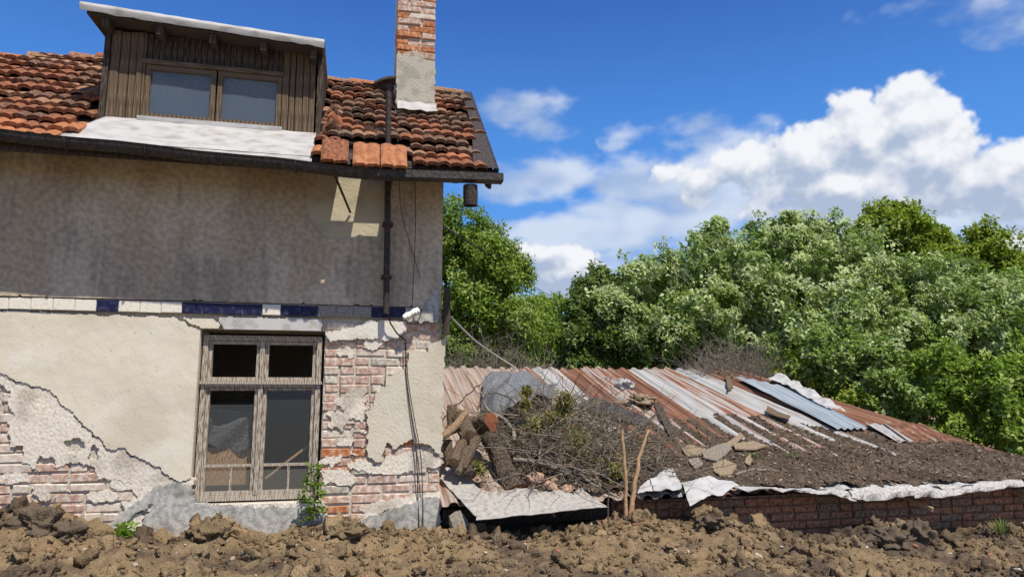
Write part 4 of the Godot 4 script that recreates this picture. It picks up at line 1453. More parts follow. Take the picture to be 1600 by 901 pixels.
# ---------------------------------------------------------------- things lying on the shed roof
func log_piece(called: String, label: String, a: Vector3, c: Vector3, r0: float, r1: float, side: Material, face: Material, knobby := 0.12) -> void:
	var t := thing(called, label, "log", (a + c) / 2, "firewood heaped on the shed roof")
	var mid := (a + c) / 2
	var ps := []
	var n := 7
	var off := Vector3(R(-1, 1), R(-1, 1), R(-1, 1)) * r0 * 0.35
	var b := B.new()
	var first := 0
	var d := (c - a).normalized()
	var s := d.cross(Vector3(0.3, 0.8, 0.5)).normalized()
	var u := d.cross(s)
	var rows := []
	var sides := 14
	for i in n:
		var f := i / float(n - 1)
		var row := []
		for k in sides + 1:
			var an := TAU * (k % sides) / sides
			var rr := lerpf(r0, r1, f) * (1.0 + knobby * n_spot.get_noise_3d(cos(an) * 0.35 + mid.x * 3.0, sin(an) * 0.35 + mid.y * 3.0, f * 0.7) * 2.2)
			row.append(a.lerp(c, f) - mid + off * sin(f * PI) + (s * cos(an) + u * sin(an)) * rr)
		rows.append(row)
	b.sheet(rows)
	obj("bark", b.mesh(), side, t)
	for e in [0, n - 1]:
		b = B.new()
		var m := Vector3.ZERO
		for k in sides:
			m += rows[e][k] / sides
		m += d * (-0.01 if e == 0 else 0.01)
		for k in sides:
			b.tri(m, rows[e][k], rows[e][k + 1])
		obj("cut_end", b.mesh(), face, t)


func branch_points(a: Vector3, d: Vector3, len: float, bend: float, n := 6) -> Array:
	var ps := [a]
	var p := a
	var v := d.normalized()
	for i in n - 1:
		v = (v + Vector3(R(-1, 1), R(-1, 1), R(-1, 1)) * bend).normalized()
		p += v * len / (n - 1)
		ps.append(p)
	return ps


func taper(r0: float, r1: float, n: int) -> Array:
	var rs := []
	for i in n:
		rs.append(lerpf(r0, r1, i / float(n - 1)))
	return rs


func limb(called: String, label: String, pts: Array, r0: float, r1: float, m: Material, group := "", twigs := 0) -> void:
	# a bent branch through given points
	var cv := Curve3D.new()
	for i in pts.size():
		var a: Vector3 = pts[maxi(i - 1, 0)]
		var c: Vector3 = pts[mini(i + 1, pts.size() - 1)]
		cv.add_point(pts[i], (a - c) / 6, (c - a) / 6)
	var ps := []
	var len := cv.get_baked_length()
	var n := maxi(6, int(len / 0.06))
	for i in n:
		ps.append(cv.sample_baked(len * i / (n - 1)) + Vector3(R(-1, 1), R(-1, 1), R(-1, 1)) * r0 * 0.25)
	var b := B.new()
	b.tube(ps, taper(r0, r1, n), 8)
	for k in twigs:
		var p: Vector3 = ps[rng.randi_range(1, n - 1)]
		var tp := branch_points(p, Vector3(R(-1, 1), R(0.0, 1), R(-1, 1)), R(0.1, 0.3), 0.35, 5)
		b.tube(tp, taper(r1 * 0.7, 0.0015, 5), 5)
	one(called, b.mesh(), m, label, "stick" if r0 < 0.02 else "branch", Vector3.ZERO, group)


func lump(size: Vector3, rough: float, sd: int, rings := 9) -> ArrayMesh:
	# a stone or clod: a ball pushed in and out by noise
	var b := B.new()
	var rows := []
	for j in rings + 1:
		var row := []
		var th := PI * j / rings
		for i in 2 * rings + 1:
			var ph := TAU * (i % (2 * rings)) / (2 * rings)
			var d := Vector3(sin(th) * cos(ph), cos(th), sin(th) * sin(ph))
			var r := 1.0 + rough * n_spot.get_noise_3d(d.x * 0.22 + sd * 7.3, d.y * 0.22, d.z * 0.22) * 1.6 + rough * 0.35 * n_spot.get_noise_3d(d.x * 0.8 + sd * 3.1, d.y * 0.8, d.z * 0.8)
			row.append(Vector3(d.x * size.x, d.y * size.y, d.z * size.z) * r)
		rows.append(row)
	b.sheet(rows)
	return b.mesh()


func build_roof_things() -> void:
	# firewood
	log_piece("firewood_log", "short upright log with pale knobbly top behind the other firewood", Vector3(0.236, 1.025, -1.018), Vector3(0.241, 0.817, -0.945), 0.048, 0.055, M.log_bark, M.log_wood)
	log_piece("firewood_log", "split plank of firewood leaning diagonally across the heap", Vector3(0.037, 0.763, -0.274), Vector3(0.3, 0.969, -0.545), 0.034, 0.030, M.log_wood, M.log_wood, 0.3)
	log_piece("firewood_log", "thick brown log with ragged end at the middle of the heap", Vector3(0.251, 0.938, -0.613), Vector3(0.294, 0.757, -0.319), 0.06, 0.075, M.log_bark, M.log_wood, 0.3)
	log_piece("firewood_log", "grey log standing against the house corner", Vector3(0.119, 0.731, -0.416), Vector3(0.123, 0.515, -0.344), 0.04, 0.045, M.log_bark, M.log_dark)
	log_piece("firewood_log", "stubby log with rounded lower end beside the house corner log", Vector3(0.234, 0.712, -0.34), Vector3(0.13, 0.567, -0.127), 0.05, 0.047, M.log_bark, M.log_wood)
	log_piece("firewood_log", "pale forked log sloping down to the torn sheet", Vector3(0.364, 0.754, -0.356), Vector3(0.22, 0.508, -0.167), 0.045, 0.034, M.log_bark, M.log_wood, 0.25)
	log_piece("firewood_log", "thin pale log between two thicker firewood logs", Vector3(0.277, 0.671, -0.284), Vector3(0.167, 0.483, -0.11), 0.032, 0.030, M.log_bark, M.log_wood)
	log_piece("firewood_log", "dark blackened log end lowest in the heap", Vector3(0.272, 0.582, -0.351), Vector3(0.276, 0.457, -0.131), 0.05, 0.055, M.log_dark, M.log_dark, 0.2)
	log_piece("firewood_log", "broken log chunk with orange splintered end above the rotten trunk", Vector3(0.428, 0.847, -0.793), Vector3(0.543, 0.879, -0.554), 0.085, 0.08, M.log_bark, M.rotten_wood, 0.25)
	log_piece("firewood_log", "grey weathered log at the back of the heap", Vector3(0.186, 0.795, -0.909), Vector3(0.437, 0.873, -0.735), 0.05, 0.045, M.log_bark, M.log_wood)
	log_piece("rotten_trunk", "long dark rotten tree trunk with reddish crumbling lower end", Vector3(0.5, 0.827, -0.676), Vector3(0.673, 0.308, -0.124), 0.082, 0.098, M.log_dark, M.rotten_wood, 0.16)
	# stones among the brush
	for k in 4:
		var p: Vector3 = [Vector3(0.85, 0.409, -0.14), Vector3(0.963, 0.341, -0.052), Vector3(1.105, 0.318, 0.009), Vector3(1.039, 0.381, -0.153)][k]
		one("rubble_stone", lump([Vector3(0.085, 0.055, 0.06), Vector3(0.075, 0.055, 0.06), Vector3(0.058, 0.052, 0.05), Vector3(0.04, 0.04, 0.04)][k], 0.35, k), M.stone, ["largest reddish stone under the brush heap", "pinkish stone between two others at the roof edge", "roundish tan stone nearest the standing sticks", "smallest tan stone behind the other roof stones"][k], "stone", p, "stones on the shed roof")
	# branches
	var grp := "branches on the brush heap"
	limb("dead_branch", "curved grey branch hooked over the firewood", [Vector3(0.536, 1.163, -1.083), Vector3(0.592, 0.974, -0.995), Vector3(0.688, 0.918, -0.774), Vector3(0.754, 0.806, -0.569), Vector3(0.752, 0.706, -0.481)], 0.012, 0.022, M.twig, grp, 6)
	limb("dead_branch", "thick pale branch lying above the three stones", [Vector3(0.699, 0.567, -0.307), Vector3(0.94, 0.533, -0.256), Vector3(1.087, 0.476, -0.231), Vector3(1.229, 0.408, -0.208)], 0.022, 0.024, M.twig, grp, 3)
	limb("dead_branch", "upright greyish branch in the middle of the brush", [Vector3(0.95, 0.529, -0.358), Vector3(0.981, 0.735, -0.423), Vector3(1.021, 0.803, -0.456), Vector3(1.168, 0.825, -0.574), Vector3(1.419, 0.896, -0.713)], 0.018, 0.009, M.twig, grp, 5)
	limb("dead_branch", "forked grey branch running to the standing sticks", [Vector3(1.261, 0.453, -0.194), Vector3(1.348, 0.353, -0.086), Vector3(1.445, 0.305, 0.033), Vector3(1.536, 0.258, 0.099)], 0.016, 0.014, M.twig, grp, 4)
	limb("dead_branch", "low branch along the torn metal edge", [Vector3(1.008, 0.222, 0.023), Vector3(1.188, 0.256, -0.034), Vector3(1.372, 0.286, -0.09)], 0.02, 0.017, M.twig, grp, 2)
	limb("dead_branch", "lichen green stick hanging over the metal edge", [Vector3(0.88, 0.312, -0.044), Vector3(0.895, 0.238, 0.103), Vector3(0.938, 0.135, 0.181)], 0.016, 0.012, M.peeled, grp, 1)
	limb("dead_branch", "long bent branch across the right of the brush", [Vector3(1.304, 0.679, -0.772), Vector3(1.483, 0.632, -0.531), Vector3(1.622, 0.519, -0.308), Vector3(1.683, 0.336, -0.011)], 0.014, 0.02, M.twig, grp, 6)
	limb("dead_branch", "dark arched branch against the house end of the brush", [Vector3(0.433, 0.993, -0.718), Vector3(0.536, 1.144, -0.775), Vector3(0.761, 1.125, -0.933), Vector3(0.969, 0.982, -1.115)], 0.008, 0.005, M.twig_dark, grp, 8)
	# the heap of brushwood
	var b := B.new()
	for k in 470:
		var x := R(0.74, 2.2)
		var z := R(-1.75, -0.05)
		var top := 0.55 * (1.0 - pow(absf(x - 1.3) / 0.95, 2.0)) * (1.0 - pow(absf(z + 0.7) / 1.2, 2.0))
		if top < 0.03:
			continue
		var p := on_roof(x, z, R(0.0, top))
		var len := R(0.25, 0.8)
		b.col = Color(1.0, 0.94, 0.84) * R(0.55, 1.35)
		var ps := branch_points(p, Vector3(R(-1, 1), R(-0.25, 0.5), R(-1, 1)), len, 0.28, 6)
		b.tube(ps, taper(R(0.003, 0.009), 0.002, 6), 4, false)
		for j in 4:
			var q: Vector3 = ps[rng.randi_range(1, 5)]
			b.tube(branch_points(q, Vector3(R(-1, 1), R(-0.5, 0.8), R(-1, 1)), R(0.08, 0.3), 0.35, 4), taper(0.003, 0.0012, 4), 3, false)
	one("brushwood", b.mesh(), M.twig, "tangled heap of grey cut brushwood on the shed roof", "brushwood", Vector3.ZERO, "", "stuff")
	var lf := leaf_mesh(0.055, 0.024)
	scatter("wilted_leaves", lf, M.leaf, "wilted yellow green leaves on the cut brushwood", "leaves", 1500, func(_k: int) -> Array:
		var g: Array = [[1.119, 0.907, -0.469, 0.10], [1.259, 1.114, -0.509, 0.09], [0.851, 1.055, -0.508, 0.08], [0.358, 0.503, -0.188, 0.09], [0.92, 0.852, -0.42, 0.16], [1.295, 0.713, -0.25, 0.2], [1.234, 0.993, -0.533, 0.1], [0.909, 1.162, -0.686, 0.05], [1.579, 0.465, -0.119, 0.14]][rng.randi() % 9]
		var p: Vector3 = Vector3(g[0], g[1], g[2]) + Vector3(R(-1, 1), R(-1, 1), R(-1, 1)) * R(0.2, 1.0) * g[3]
		return [Transform3D(Basis.from_euler(Vector3(R(-1, 1), R(0, TAU), R(-1, 1))) * R(0.6, 1.2), p), Color(0.16, 0.17, 0.045).lerp(Color(0.32, 0.27, 0.10), rng.randf())])
	# grey plastic sheet thrown over the ridge side
	var rows := []
	var cs := [[1.019, -3.373, 0.02], [1.1, -3.172, 0.16], [1.315, -3.05, 0.2], [1.643, -3.248, 0.12], [1.899, -2.912, 0.03]]
	var ds := [[0.738, -2.127, 0.05], [0.735, -1.442, 0.16], [0.898, -1.244, 0.30], [1.208, -1.645, 0.26], [1.693, -2.392, 0.05]]
	for j in 22:
		var t := j / 21.0
		var row := []
		for i in 36:
			var f := i / 35.0 * 4.0
			var a := mini(int(f), 3)
			var s := smoothstep(0.0, 1.0, f - a) * 0.5 + (f - a) * 0.5
			var p := Vector3(lerpf(cs[a][0], cs[a + 1][0], s), lerpf(cs[a][2], cs[a + 1][2], s), lerpf(cs[a][1], cs[a + 1][1], s))
			var q := Vector3(lerpf(ds[a][0], ds[a + 1][0], s), lerpf(ds[a][2], ds[a + 1][2], s), lerpf(ds[a][1], ds[a + 1][1], s))
			var m := p.lerp(q, t)
			m.y += 0.26 * absf(n_wall.get_noise_2d(m.x * 0.8 + m.z * 0.4, m.z * 0.3)) + 0.05 * sin(t * PI) + 0.015 * n_spot.get_noise_2d(m.x * 0.4, m.z * 0.3)
			row.append(on_roof(m.x, m.z, m.y))
		rows.append(row)
	b = B.new()
	two_sided(b, rows, 0.004)
	one("plastic_sheet", b.mesh(), M.tarp, "crumpled grey plastic sheet thrown over the rusty roof", "plastic sheet")
	# loose sheets
	var q := [4.778, -3.608, 5.352, -2.953, 5.204, -1.295, 4.792, -1.33]
	one("loose_sheet", laid_sheet([Vector3(q[0], 0.07, q[1]), Vector3(q[2], 0.06, q[3]), Vector3(q[4], 0.06, q[5]), Vector3(q[6], 0.06, q[7])], 5, 0.022, 0.008, 61, 12), M.sheet_blue, "loose blue grey corrugated sheet lying askew on the roof", "metal sheet")
	q = [5.358, -1.519, 5.601, -1.467, 5.489, -0.921, 5.26, -0.93]
	one("loose_sheet", laid_sheet([Vector3(q[0], 0.05, q[1]), Vector3(q[2], 0.05, q[3]), Vector3(q[4], 0.04, q[5]), Vector3(q[6], 0.04, q[7])], 2, 0.02, 0.006, 25, 8), M.sheet_zinc, "narrow pale corrugated offcut beside the blue grey sheet", "metal sheet")
	q = [5.589, -1.535, 6.084, -1.452, 6.089, -0.896, 5.424, -0.924]
	one("loose_sheet", laid_sheet([Vector3(q[0], 0.06, q[1]), Vector3(q[2], 0.06, q[3]), Vector3(q[4], 0.03, q[5]), Vector3(q[6], 0.03, q[7])], 5, 0.022, 0.006, 51, 8), M.sheet_rust, "rust brown corrugated offcut at the roof verge", "metal sheet")
	q = [1.866, -2.245, 2.249, -2.47, 2.637, -1.696, 2.477, -1.446]
	one("tar_sheet", laid_sheet([Vector3(q[0], 0.05, q[1]), Vector3(q[2], 0.08, q[3]), Vector3(q[4], 0.06, q[5]), Vector3(q[6], 0.05, q[7])], 7, 0.02, 0.02, 41, 10), M.tar_sheet, "black ribbed roofing mat lying beside the brush", "roofing mat")
	q = [5.243, -3.37, 5.548, -3.444, 5.445, -1.955, 5.241, -1.958]
	one("crumpled_sheet", laid_sheet([Vector3(q[0], 0.12, q[1]), Vector3(q[2], 0.12, q[3]), Vector3(q[4], 0.10, q[5]), Vector3(q[6], 0.10, q[7])], 0, 0, 0.07, 30, 30), M.white_sheet, "crumpled white sheet behind the blue grey corrugated sheet", "metal sheet")
	# plank, rags
	q = [2.961, -2.315, 3.083, -2.391, 2.761, -1.304, 2.63, -1.192]
	one("old_plank", laid_sheet([Vector3(q[0], 0.06, q[1]), Vector3(q[2], 0.06, q[3]), Vector3(q[4], 0.07, q[5]), Vector3(q[6], 0.07, q[7])], 0, 0, 0.006, 6, 12, 0.03), M.log_dark, "dark mossy plank lying down the slope", "plank")
	q = [4.674, -3.538, 4.737, -3.539, 4.449, -2.953, 4.299, -2.832]
	one("old_plank", laid_sheet([Vector3(q[0], 0.08, q[1]), Vector3(q[2], 0.08, q[3]), Vector3(q[4], 0.09, q[5]), Vector3(q[6], 0.09, q[7])], 0, 0, 0.006, 5, 8, 0.03), M.wood_across, "short pale plank at the top corner of the blue grey sheet", "plank")
	q = [2.919, -3.15, 2.822, -2.453]
	one("rag", lump(Vector3(0.10, 0.08, 0.12), 0.9, 31), M.white_sheet, "small balled white rag high on the rusty roof", "rag", on_roof(q[0], q[1], 0.06))
	one("rag", lump(Vector3(0.20, 0.06, 0.16), 1.1, 32), M.cardboard, "flattened pale rag above the black mat", "rag", on_roof(q[2], q[3], 0.05))
	# bark and board scraps on the litter
	var scraps := [[2.586, -0.81, 2.729, -0.891, 2.819, -0.765, 2.706, -0.635, 2.54, -0.611, "cardboard", 0.06, "tan bark scrap above the torn white sheets"], [3.096, -0.893, 3.48, -1.179, 3.452, -1.082, 3.117, -0.803, "cardboard", 0.06, "narrow tan bark strip pointing up the slope"],
		[3.222, -0.905, 3.488, -0.967, 3.569, -0.799, 3.383, -0.755, 3.168, -0.765, "cardboard", 0.06, "long pointed tan bark scrap at the slope middle"], [2.782, -0.749, 3.086, -0.875, 3.105, -0.733, 2.772, -0.454, 2.69, -0.554, "slab", 0.06, "grey brown bark scrap between the tan ones"],
		[2.707, -0.411, 2.87, -0.48, 2.923, -0.337, 2.759, -0.154, 2.629, -0.133, 2.629, -0.249, "cardboard", 0.06, "rounded pale board scrap above the white flashing"], [3.054, -0.438, 3.241, -0.624, 3.169, -0.464, 3.065, -0.344, "cardboard", 0.06, "small upright tan scrap near the green weed"], [2.513, -0.532, 2.636, -0.557, 2.606, -0.401, 2.46, -0.304, "slab", 0.06, "small grey bark scrap beside the rounded board scrap"],
		[4.42, -2.098, 4.492, -1.733, 4.362, -1.622, 4.288, -1.952, "wood_across", 0.1, "weathered board scrap at the foot of the blue grey sheet"]]
	for s in scraps:
		var n: int = s.size() - 3
		one("bark_scrap", plate(s.slice(0, n), 0.055, 0.014, s[n + 1]), M[s[n]], s[n + 2], "scrap", Vector3.ZERO, "bark scraps on the leaf litter")
	limb("dead_branch", "thin grey stick lying on the leaf litter", [on_roof(2.814, -0.179, 0.05), on_roof(3.045, -0.269, 0.06), on_roof(3.331, -0.221, 0.05)], 0.014, 0.008, M.twig, "", 2)
	# sticks stuck in the soil before the eave
	var g2 := "peeled sticks standing at the eave"
	limb("standing_stick", "peeled straight stick standing at the eave, bent at its top", [Vector3(1.513, 0.02, 0.30), Vector3(1.52, 0.378, 0.29), Vector3(1.519, 0.69, 0.27), Vector3(1.513, 0.838, 0.25)], 0.02, 0.012, M.peeled, g2)
	limb("standing_stick", "thicker peeled stick leaning toward the litter", [Vector3(1.541, 0.019, 0.30), Vector3(1.591, 0.323, 0.28), Vector3(1.664, 0.607, 0.25), Vector3(1.766, 0.834, 0.22)], 0.026, 0.012, M.peeled, g2)
	limb("standing_stick", "short thin dark stick left of the peeled pair", [Vector3(1.355, 0.002, 0.30), Vector3(1.355, 0.23, 0.3), Vector3(1.377, 0.407, 0.28)], 0.008, 0.006, M.twig_dark, g2)
	# slab fallen at the corner
	b = B.new()
	var o := [0.054, 0.175, 0.151, 0.215, 0.256, 0.019, 0.154, -0.044]
	two_sided(b, [[Vector3(o[0], o[1], 0.16), Vector3((o[0] + o[2]) / 2, (o[1] + o[3]) / 2 + 0.012, 0.155), Vector3(o[2], o[3], 0.15)], [Vector3((o[0] + o[6]) / 2 - 0.01, (o[1] + o[7]) / 2, 0.25), Vector3((o[0] + o[4]) / 2, (o[1] + o[5]) / 2 + 0.02, 0.26), Vector3((o[2] + o[4]) / 2 + 0.01, (o[3] + o[5]) / 2, 0.25)], [Vector3(o[6], o[7] - 0.04, 0.33), Vector3((o[4] + o[6]) / 2, (o[5] + o[7]) / 2 - 0.05, 0.33), Vector3(o[4], o[5] - 0.04, 0.32)]], 0.06)
	one("fallen_slab", b.mesh(), M.slab, "dark brown slab leaning at the corner of house and shed", "slab")


func leaf_mesh(len: float, w: float) -> ArrayMesh:
	# one leaf folded along its midrib; it grows along +z
	var b := B.new()
	var fold := w * 0.25
	b.sheet([[Vector3(-0.001, 0, 0), Vector3(0, 0, 0), Vector3(0.001, 0, 0)], [Vector3(-w * 0.5, fold, len * 0.4), Vector3(0, 0, len * 0.38), Vector3(w * 0.5, fold, len * 0.4)], [Vector3(-0.001, -len * 0.12, len), Vector3(0, -len * 0.12, len), Vector3(0.001, -len * 0.12, len)]])
	return b.mesh()


# a sprig of several leaves, for crowns
func sprig_mesh(n: int, len: float, w: float, spread: float) -> ArrayMesh:
	var b := B.new()
	for k in n:
		var t := Transform3D(Basis.from_euler(Vector3(R(-0.9, 0.5), TAU * k / n + R(-0.5, 0.5), R(-0.6, 0.6))) * R(0.7, 1.2), Vector3(R(-1, 1), R(-1, 1), R(-1, 1)) * spread)
		var fold := w * 0.22
		b.col = Color(1, 1, 1) * R(0.75, 1.2)
		var a := [t * Vector3.ZERO, t * Vector3(-w * 0.5, fold, len * 0.42), t * Vector3(0, -len * 0.13, len), t * Vector3(w * 0.5, fold, len * 0.42), t * Vector3(0, 0, len * 0.45)]
		b.tri(a[0], a[1], a[4])
		b.tri(a[1], a[2], a[4])
		b.tri(a[4], a[2], a[3])
		b.tri(a[0], a[4], a[3])
	return b.mesh()


# ---------------------------------------------------------------- dug soil
var n_heap := fnl(401, 1.1, 5)
var n_clod := fnl(402, 6.5, 1, FastNoiseLite.TYPE_CELLULAR)
var n_crumb := fnl(403, 17.0, 2, FastNoiseLite.TYPE_CELLULAR)
var n_tone := fnl(404, 0.55, 4)
const CREST := [-5.5, 0.3, -4.2, 0.36, -3.052, 0.339, -2.859, 0.34, -2.656, 0.281, -2.531, 0.208, -2.406, 0.16, -2.28, 0.103, -2.178, 0.115, -2.096, 0.129, -2.007, 0.055, -1.905, 0.103, -1.784, 0.203, -1.679, 0.239, -1.588, 0.178, -1.452, 0.082, -1.25, 0.046, -1.14, 0.096, -0.936, 0.105, -0.846, 0.165, -0.73, 0.193, -0.61, 0.137, -0.467, 0.113, -0.274, 0.095, -0.028, 0.066, 0.324, 0.022, 0.53, -0.007, 0.844, 0.018, 1.059, 0.039, 1.223, 0.082, 1.389, 0.11, 1.613, 0.132, 1.897, 0.085, 2.129, 0.06, 2.262, 0.123, 2.425, 0.054, 2.787, -0.003, 3.031, -0.066, 3.406, -0.136, 3.696, -0.16, 3.904, -0.049, 4.108, -0.024, 4.339, -0.1, 4.466, -0.206, 4.748, -0.174, 5.185, -0.113, 5.479, -0.114, 6.2, -0.15, 9.0, -0.25]
const LEVEL := [-6.0, 0.24, -3.0, 0.2, -1.7, 0.1, 0.0, 0.02, 1.6, 0.0, 3.4, -0.2, 5.5, -0.26, 9.0, -0.34]


func along(line: Array, x: float) -> float:
	for i in line.size() / 2 - 1:
		if x < line[2 * i + 2]:
			return lerpf(line[2 * i + 1], line[2 * i + 3], clampf((x - line[2 * i]) / (line[2 * i + 2] - line[2 * i]), 0.0, 1.0))
	return line[line.size() - 1]


func soil_y(x: float, z: float, fine := true) -> float:
	var e := (z - 0.38) / (0.26 if z > 0.38 else 0.5)
	var w := exp(-e * e)
	var h := lerpf(along(LEVEL, x), along(CREST, x) - 0.015, w)
	h += n_heap.get_noise_2d(x, z) * 0.10 * (1.0 - 0.75 * w)
	h -= 0.55 * smoothstep(1.9, 4.6, z)
	if fine:
		var warp := n_heap.get_noise_2d(x * 3.0, z * 3.0) * 0.08
		h += -0.055 * n_clod.get_noise_2d(x + warp, z * 1.1 + warp) * (0.55 + 0.9 * maxf(0.0, n_tone.get_noise_2d(x * 2.5, z * 2.5) + 0.2)) - 0.03
		h += -0.036 * n_crumb.get_noise_2d(x + warp * 0.5, z) + 0.020 * n_edge.get_noise_2d(x, z)
		h += 0.006 * n_rough.get_noise_2d(x, z)
	return h


func soil_colour(x: float, z: float) -> Color:
	var t := n_tone.get_noise_2d(x * 1.3 + 5.0, z * 2.2) + 0.12 * n_spot.get_noise_2d(x, z)
	var dark := smoothstep(-0.25, 0.35, t + 0.28 * smoothstep(-2.0, -2.7, x) + 0.22 * smoothstep(1.0, 3.5, x) - 0.2)
	var c := Color(0.295, 0.212, 0.122).lerp(Color(0.13, 0.097, 0.069), dark)
	c = c.lerp(Color(0.38, 0.295, 0.175), smoothstep(0.2, 0.55, n_spot.get_noise_2d(x * 0.8 + 7.0, z * 0.8)) * 0.5)
	return c * (0.9 + 0.25 * n_edge.get_noise_2d(x * 0.7, z * 0.7))


func build_ground() -> void:
	var b := B.new()
	b.col = Color(0.30, 0.23, 0.135)
	var rows := []
	for j in 41:
		var row := []
		for i in 41:
			var x := pow(absf(i - 20) / 20.0, 2.2) * signf(i - 20) * 1500.0
			var z := pow(absf(j - 20) / 20.0, 2.2) * signf(j - 20) * 1500.0
			row.append(Vector3(x, -0.66, z))
		row.reverse()
		rows.append(row)
	b.sheet(rows)
	var g := obj("ground", b.mesh(), M.soil)
	tag(g, "flat ground under house, shed and trees", "ground", "", "structure")
	# the heap of dug soil along the walls
	b = B.new()
	var xs := []
	var x := -5.6
	while x < 9.0:
		xs.append(x)
		x += 0.017 if x > -4.0 and x < 6.6 else 0.06
	var zs := []
	var z := 0.0
	while z < 5.2:
		zs.append(z)
		z += 0.016 if z < 2.0 else 0.05
	var nx := xs.size()
	var nz := zs.size()
	var ys := PackedFloat32Array()
	ys.resize(nx * nz)
	for j in nz:
		for i in nx:
			ys[j * nx + i] = soil_y(xs[i], zs[j])
	for j in nz:
		for i in nx:
			var i0 := maxi(i - 1, 0)
			var i1 := mini(i + 1, nx - 1)
			var j0 := maxi(j - 1, 0)
			var j1 := mini(j + 1, nz - 1)
			var nn := Vector3(-(ys[j * nx + i1] - ys[j * nx + i0]) / (xs[i1] - xs[i0]), 1.0, -(ys[j1 * nx + i] - ys[j0 * nx + i]) / (zs[j1] - zs[j0])).normalized()
			b.col = soil_colour(xs[i], zs[j])
			b.vert(Vector3(xs[i], ys[j * nx + i], zs[j]), Vector2.ZERO, nn)
	for j in nz - 1:
		for i in nx - 1:
			var k := j * nx + i
			b.ix.append_array([k, k + 1, k + nx, k + 1, k + nx + 1, k + nx])
	var s := obj("soil", b.mesh(), M.soil)
	tag(s, "rough bank of freshly dug brown soil along the walls", "soil", "", "structure")
	# loose clods and crumbs
	for v in 3:
		scatter("soil_clods", lump(Vector3(1, 0.72, 0.9), 0.75, 40 + v, 7), M.soil, ["coarse loose soil clods on the dug bank", "medium loose soil clods on the dug bank", "fine loose soil crumbs on the dug bank"][v], "soil clods", [620, 1900, 5200][v], func(k: int) -> Array:
			var px := R(-3.7, 6.4)
			var pz := R(0.12, 1.9)
			if k % 3 == 0:
				pz = R(0.2, 0.6)
			if v == 0 and n_tone.get_noise_2d(px * 2.5, pz * 2.5) < -0.05:
				return []
			var r: float = [R(0.025, 0.06), R(0.012, 0.026), R(0.005, 0.012)][v]
			if v == 0 and k % 9 == 0:
				r *= 1.5
			return [Transform3D(Basis.from_euler(Vector3(R(0, TAU), R(0, TAU), R(0, TAU))) * Basis.from_scale(Vector3(r, r * R(0.7, 1.0), r)), Vector3(px, soil_y(px, pz) + r * 0.25, pz)), soil_colour(px, pz) * R(0.75, 1.25)])
	scatter("rubble_bits", lump(Vector3(1, 0.6, 0.8), 0.5, 91, 6), M.flake, "small stones and brick crumbs strewn over the dug soil", "rubble", 330, func(_k: int) -> Array:
		var px := R(-3.6, 6.3)
		var pz := R(0.2, 1.8)
		var r := R(0.006, 0.02) * (0.6 + rng.randf() * rng.randf())
		return [Transform3D(Basis.from_euler(Vector3(R(-0.5, 0.5), R(0, TAU), R(-0.5, 0.5))) * Basis.from_scale(Vector3(r, r, r * R(0.7, 1.4))), Vector3(px, soil_y(px, pz) + r * 0.4, pz)), [Color(0.48, 0.45, 0.40), Color(0.36, 0.16, 0.10), Color(0.42, 0.36, 0.28), Color(0.24, 0.22, 0.20)][rng.randi() % 4] * R(0.7, 1.1)])
	# the two great clods at the right, as heaped lumps
	for q in [[3.832, -0.18, 0.16, 0.11], [4.14, -0.162, 0.13, 0.12], [3.583, -0.21, 0.10, 0.08], [2.183, 0.096, 0.12, 0.07], [-0.75, 0.116, 0.10, 0.07], [-2.754, 0.236, 0.14, 0.11], [-2.57, 0.136, 0.12, 0.09], [-1.671, 0.191, 0.13, 0.10]]:
		var m := lump(Vector3(q[2], q[3] * 0.85, q[2] * 0.9), 0.5, int(q[0] * 10.0) + 60, 26)
		var o := obj("soil_lump", m, M.soil, s)
		o.position = Vector3(q[0], soil_y(q[0], 0.52) + q[3] * 0.05, 0.52)
		var dk := StandardMaterial3D.new()
		dk = M.soil.duplicate()
		dk.albedo_color = Color(0.15, 0.116, 0.083).linear_to_srgb() if q[0] > 1.0 or q[0] < -2.3 else Color(0.22, 0.165, 0.098).linear_to_srgb()
		o.material_override = dk


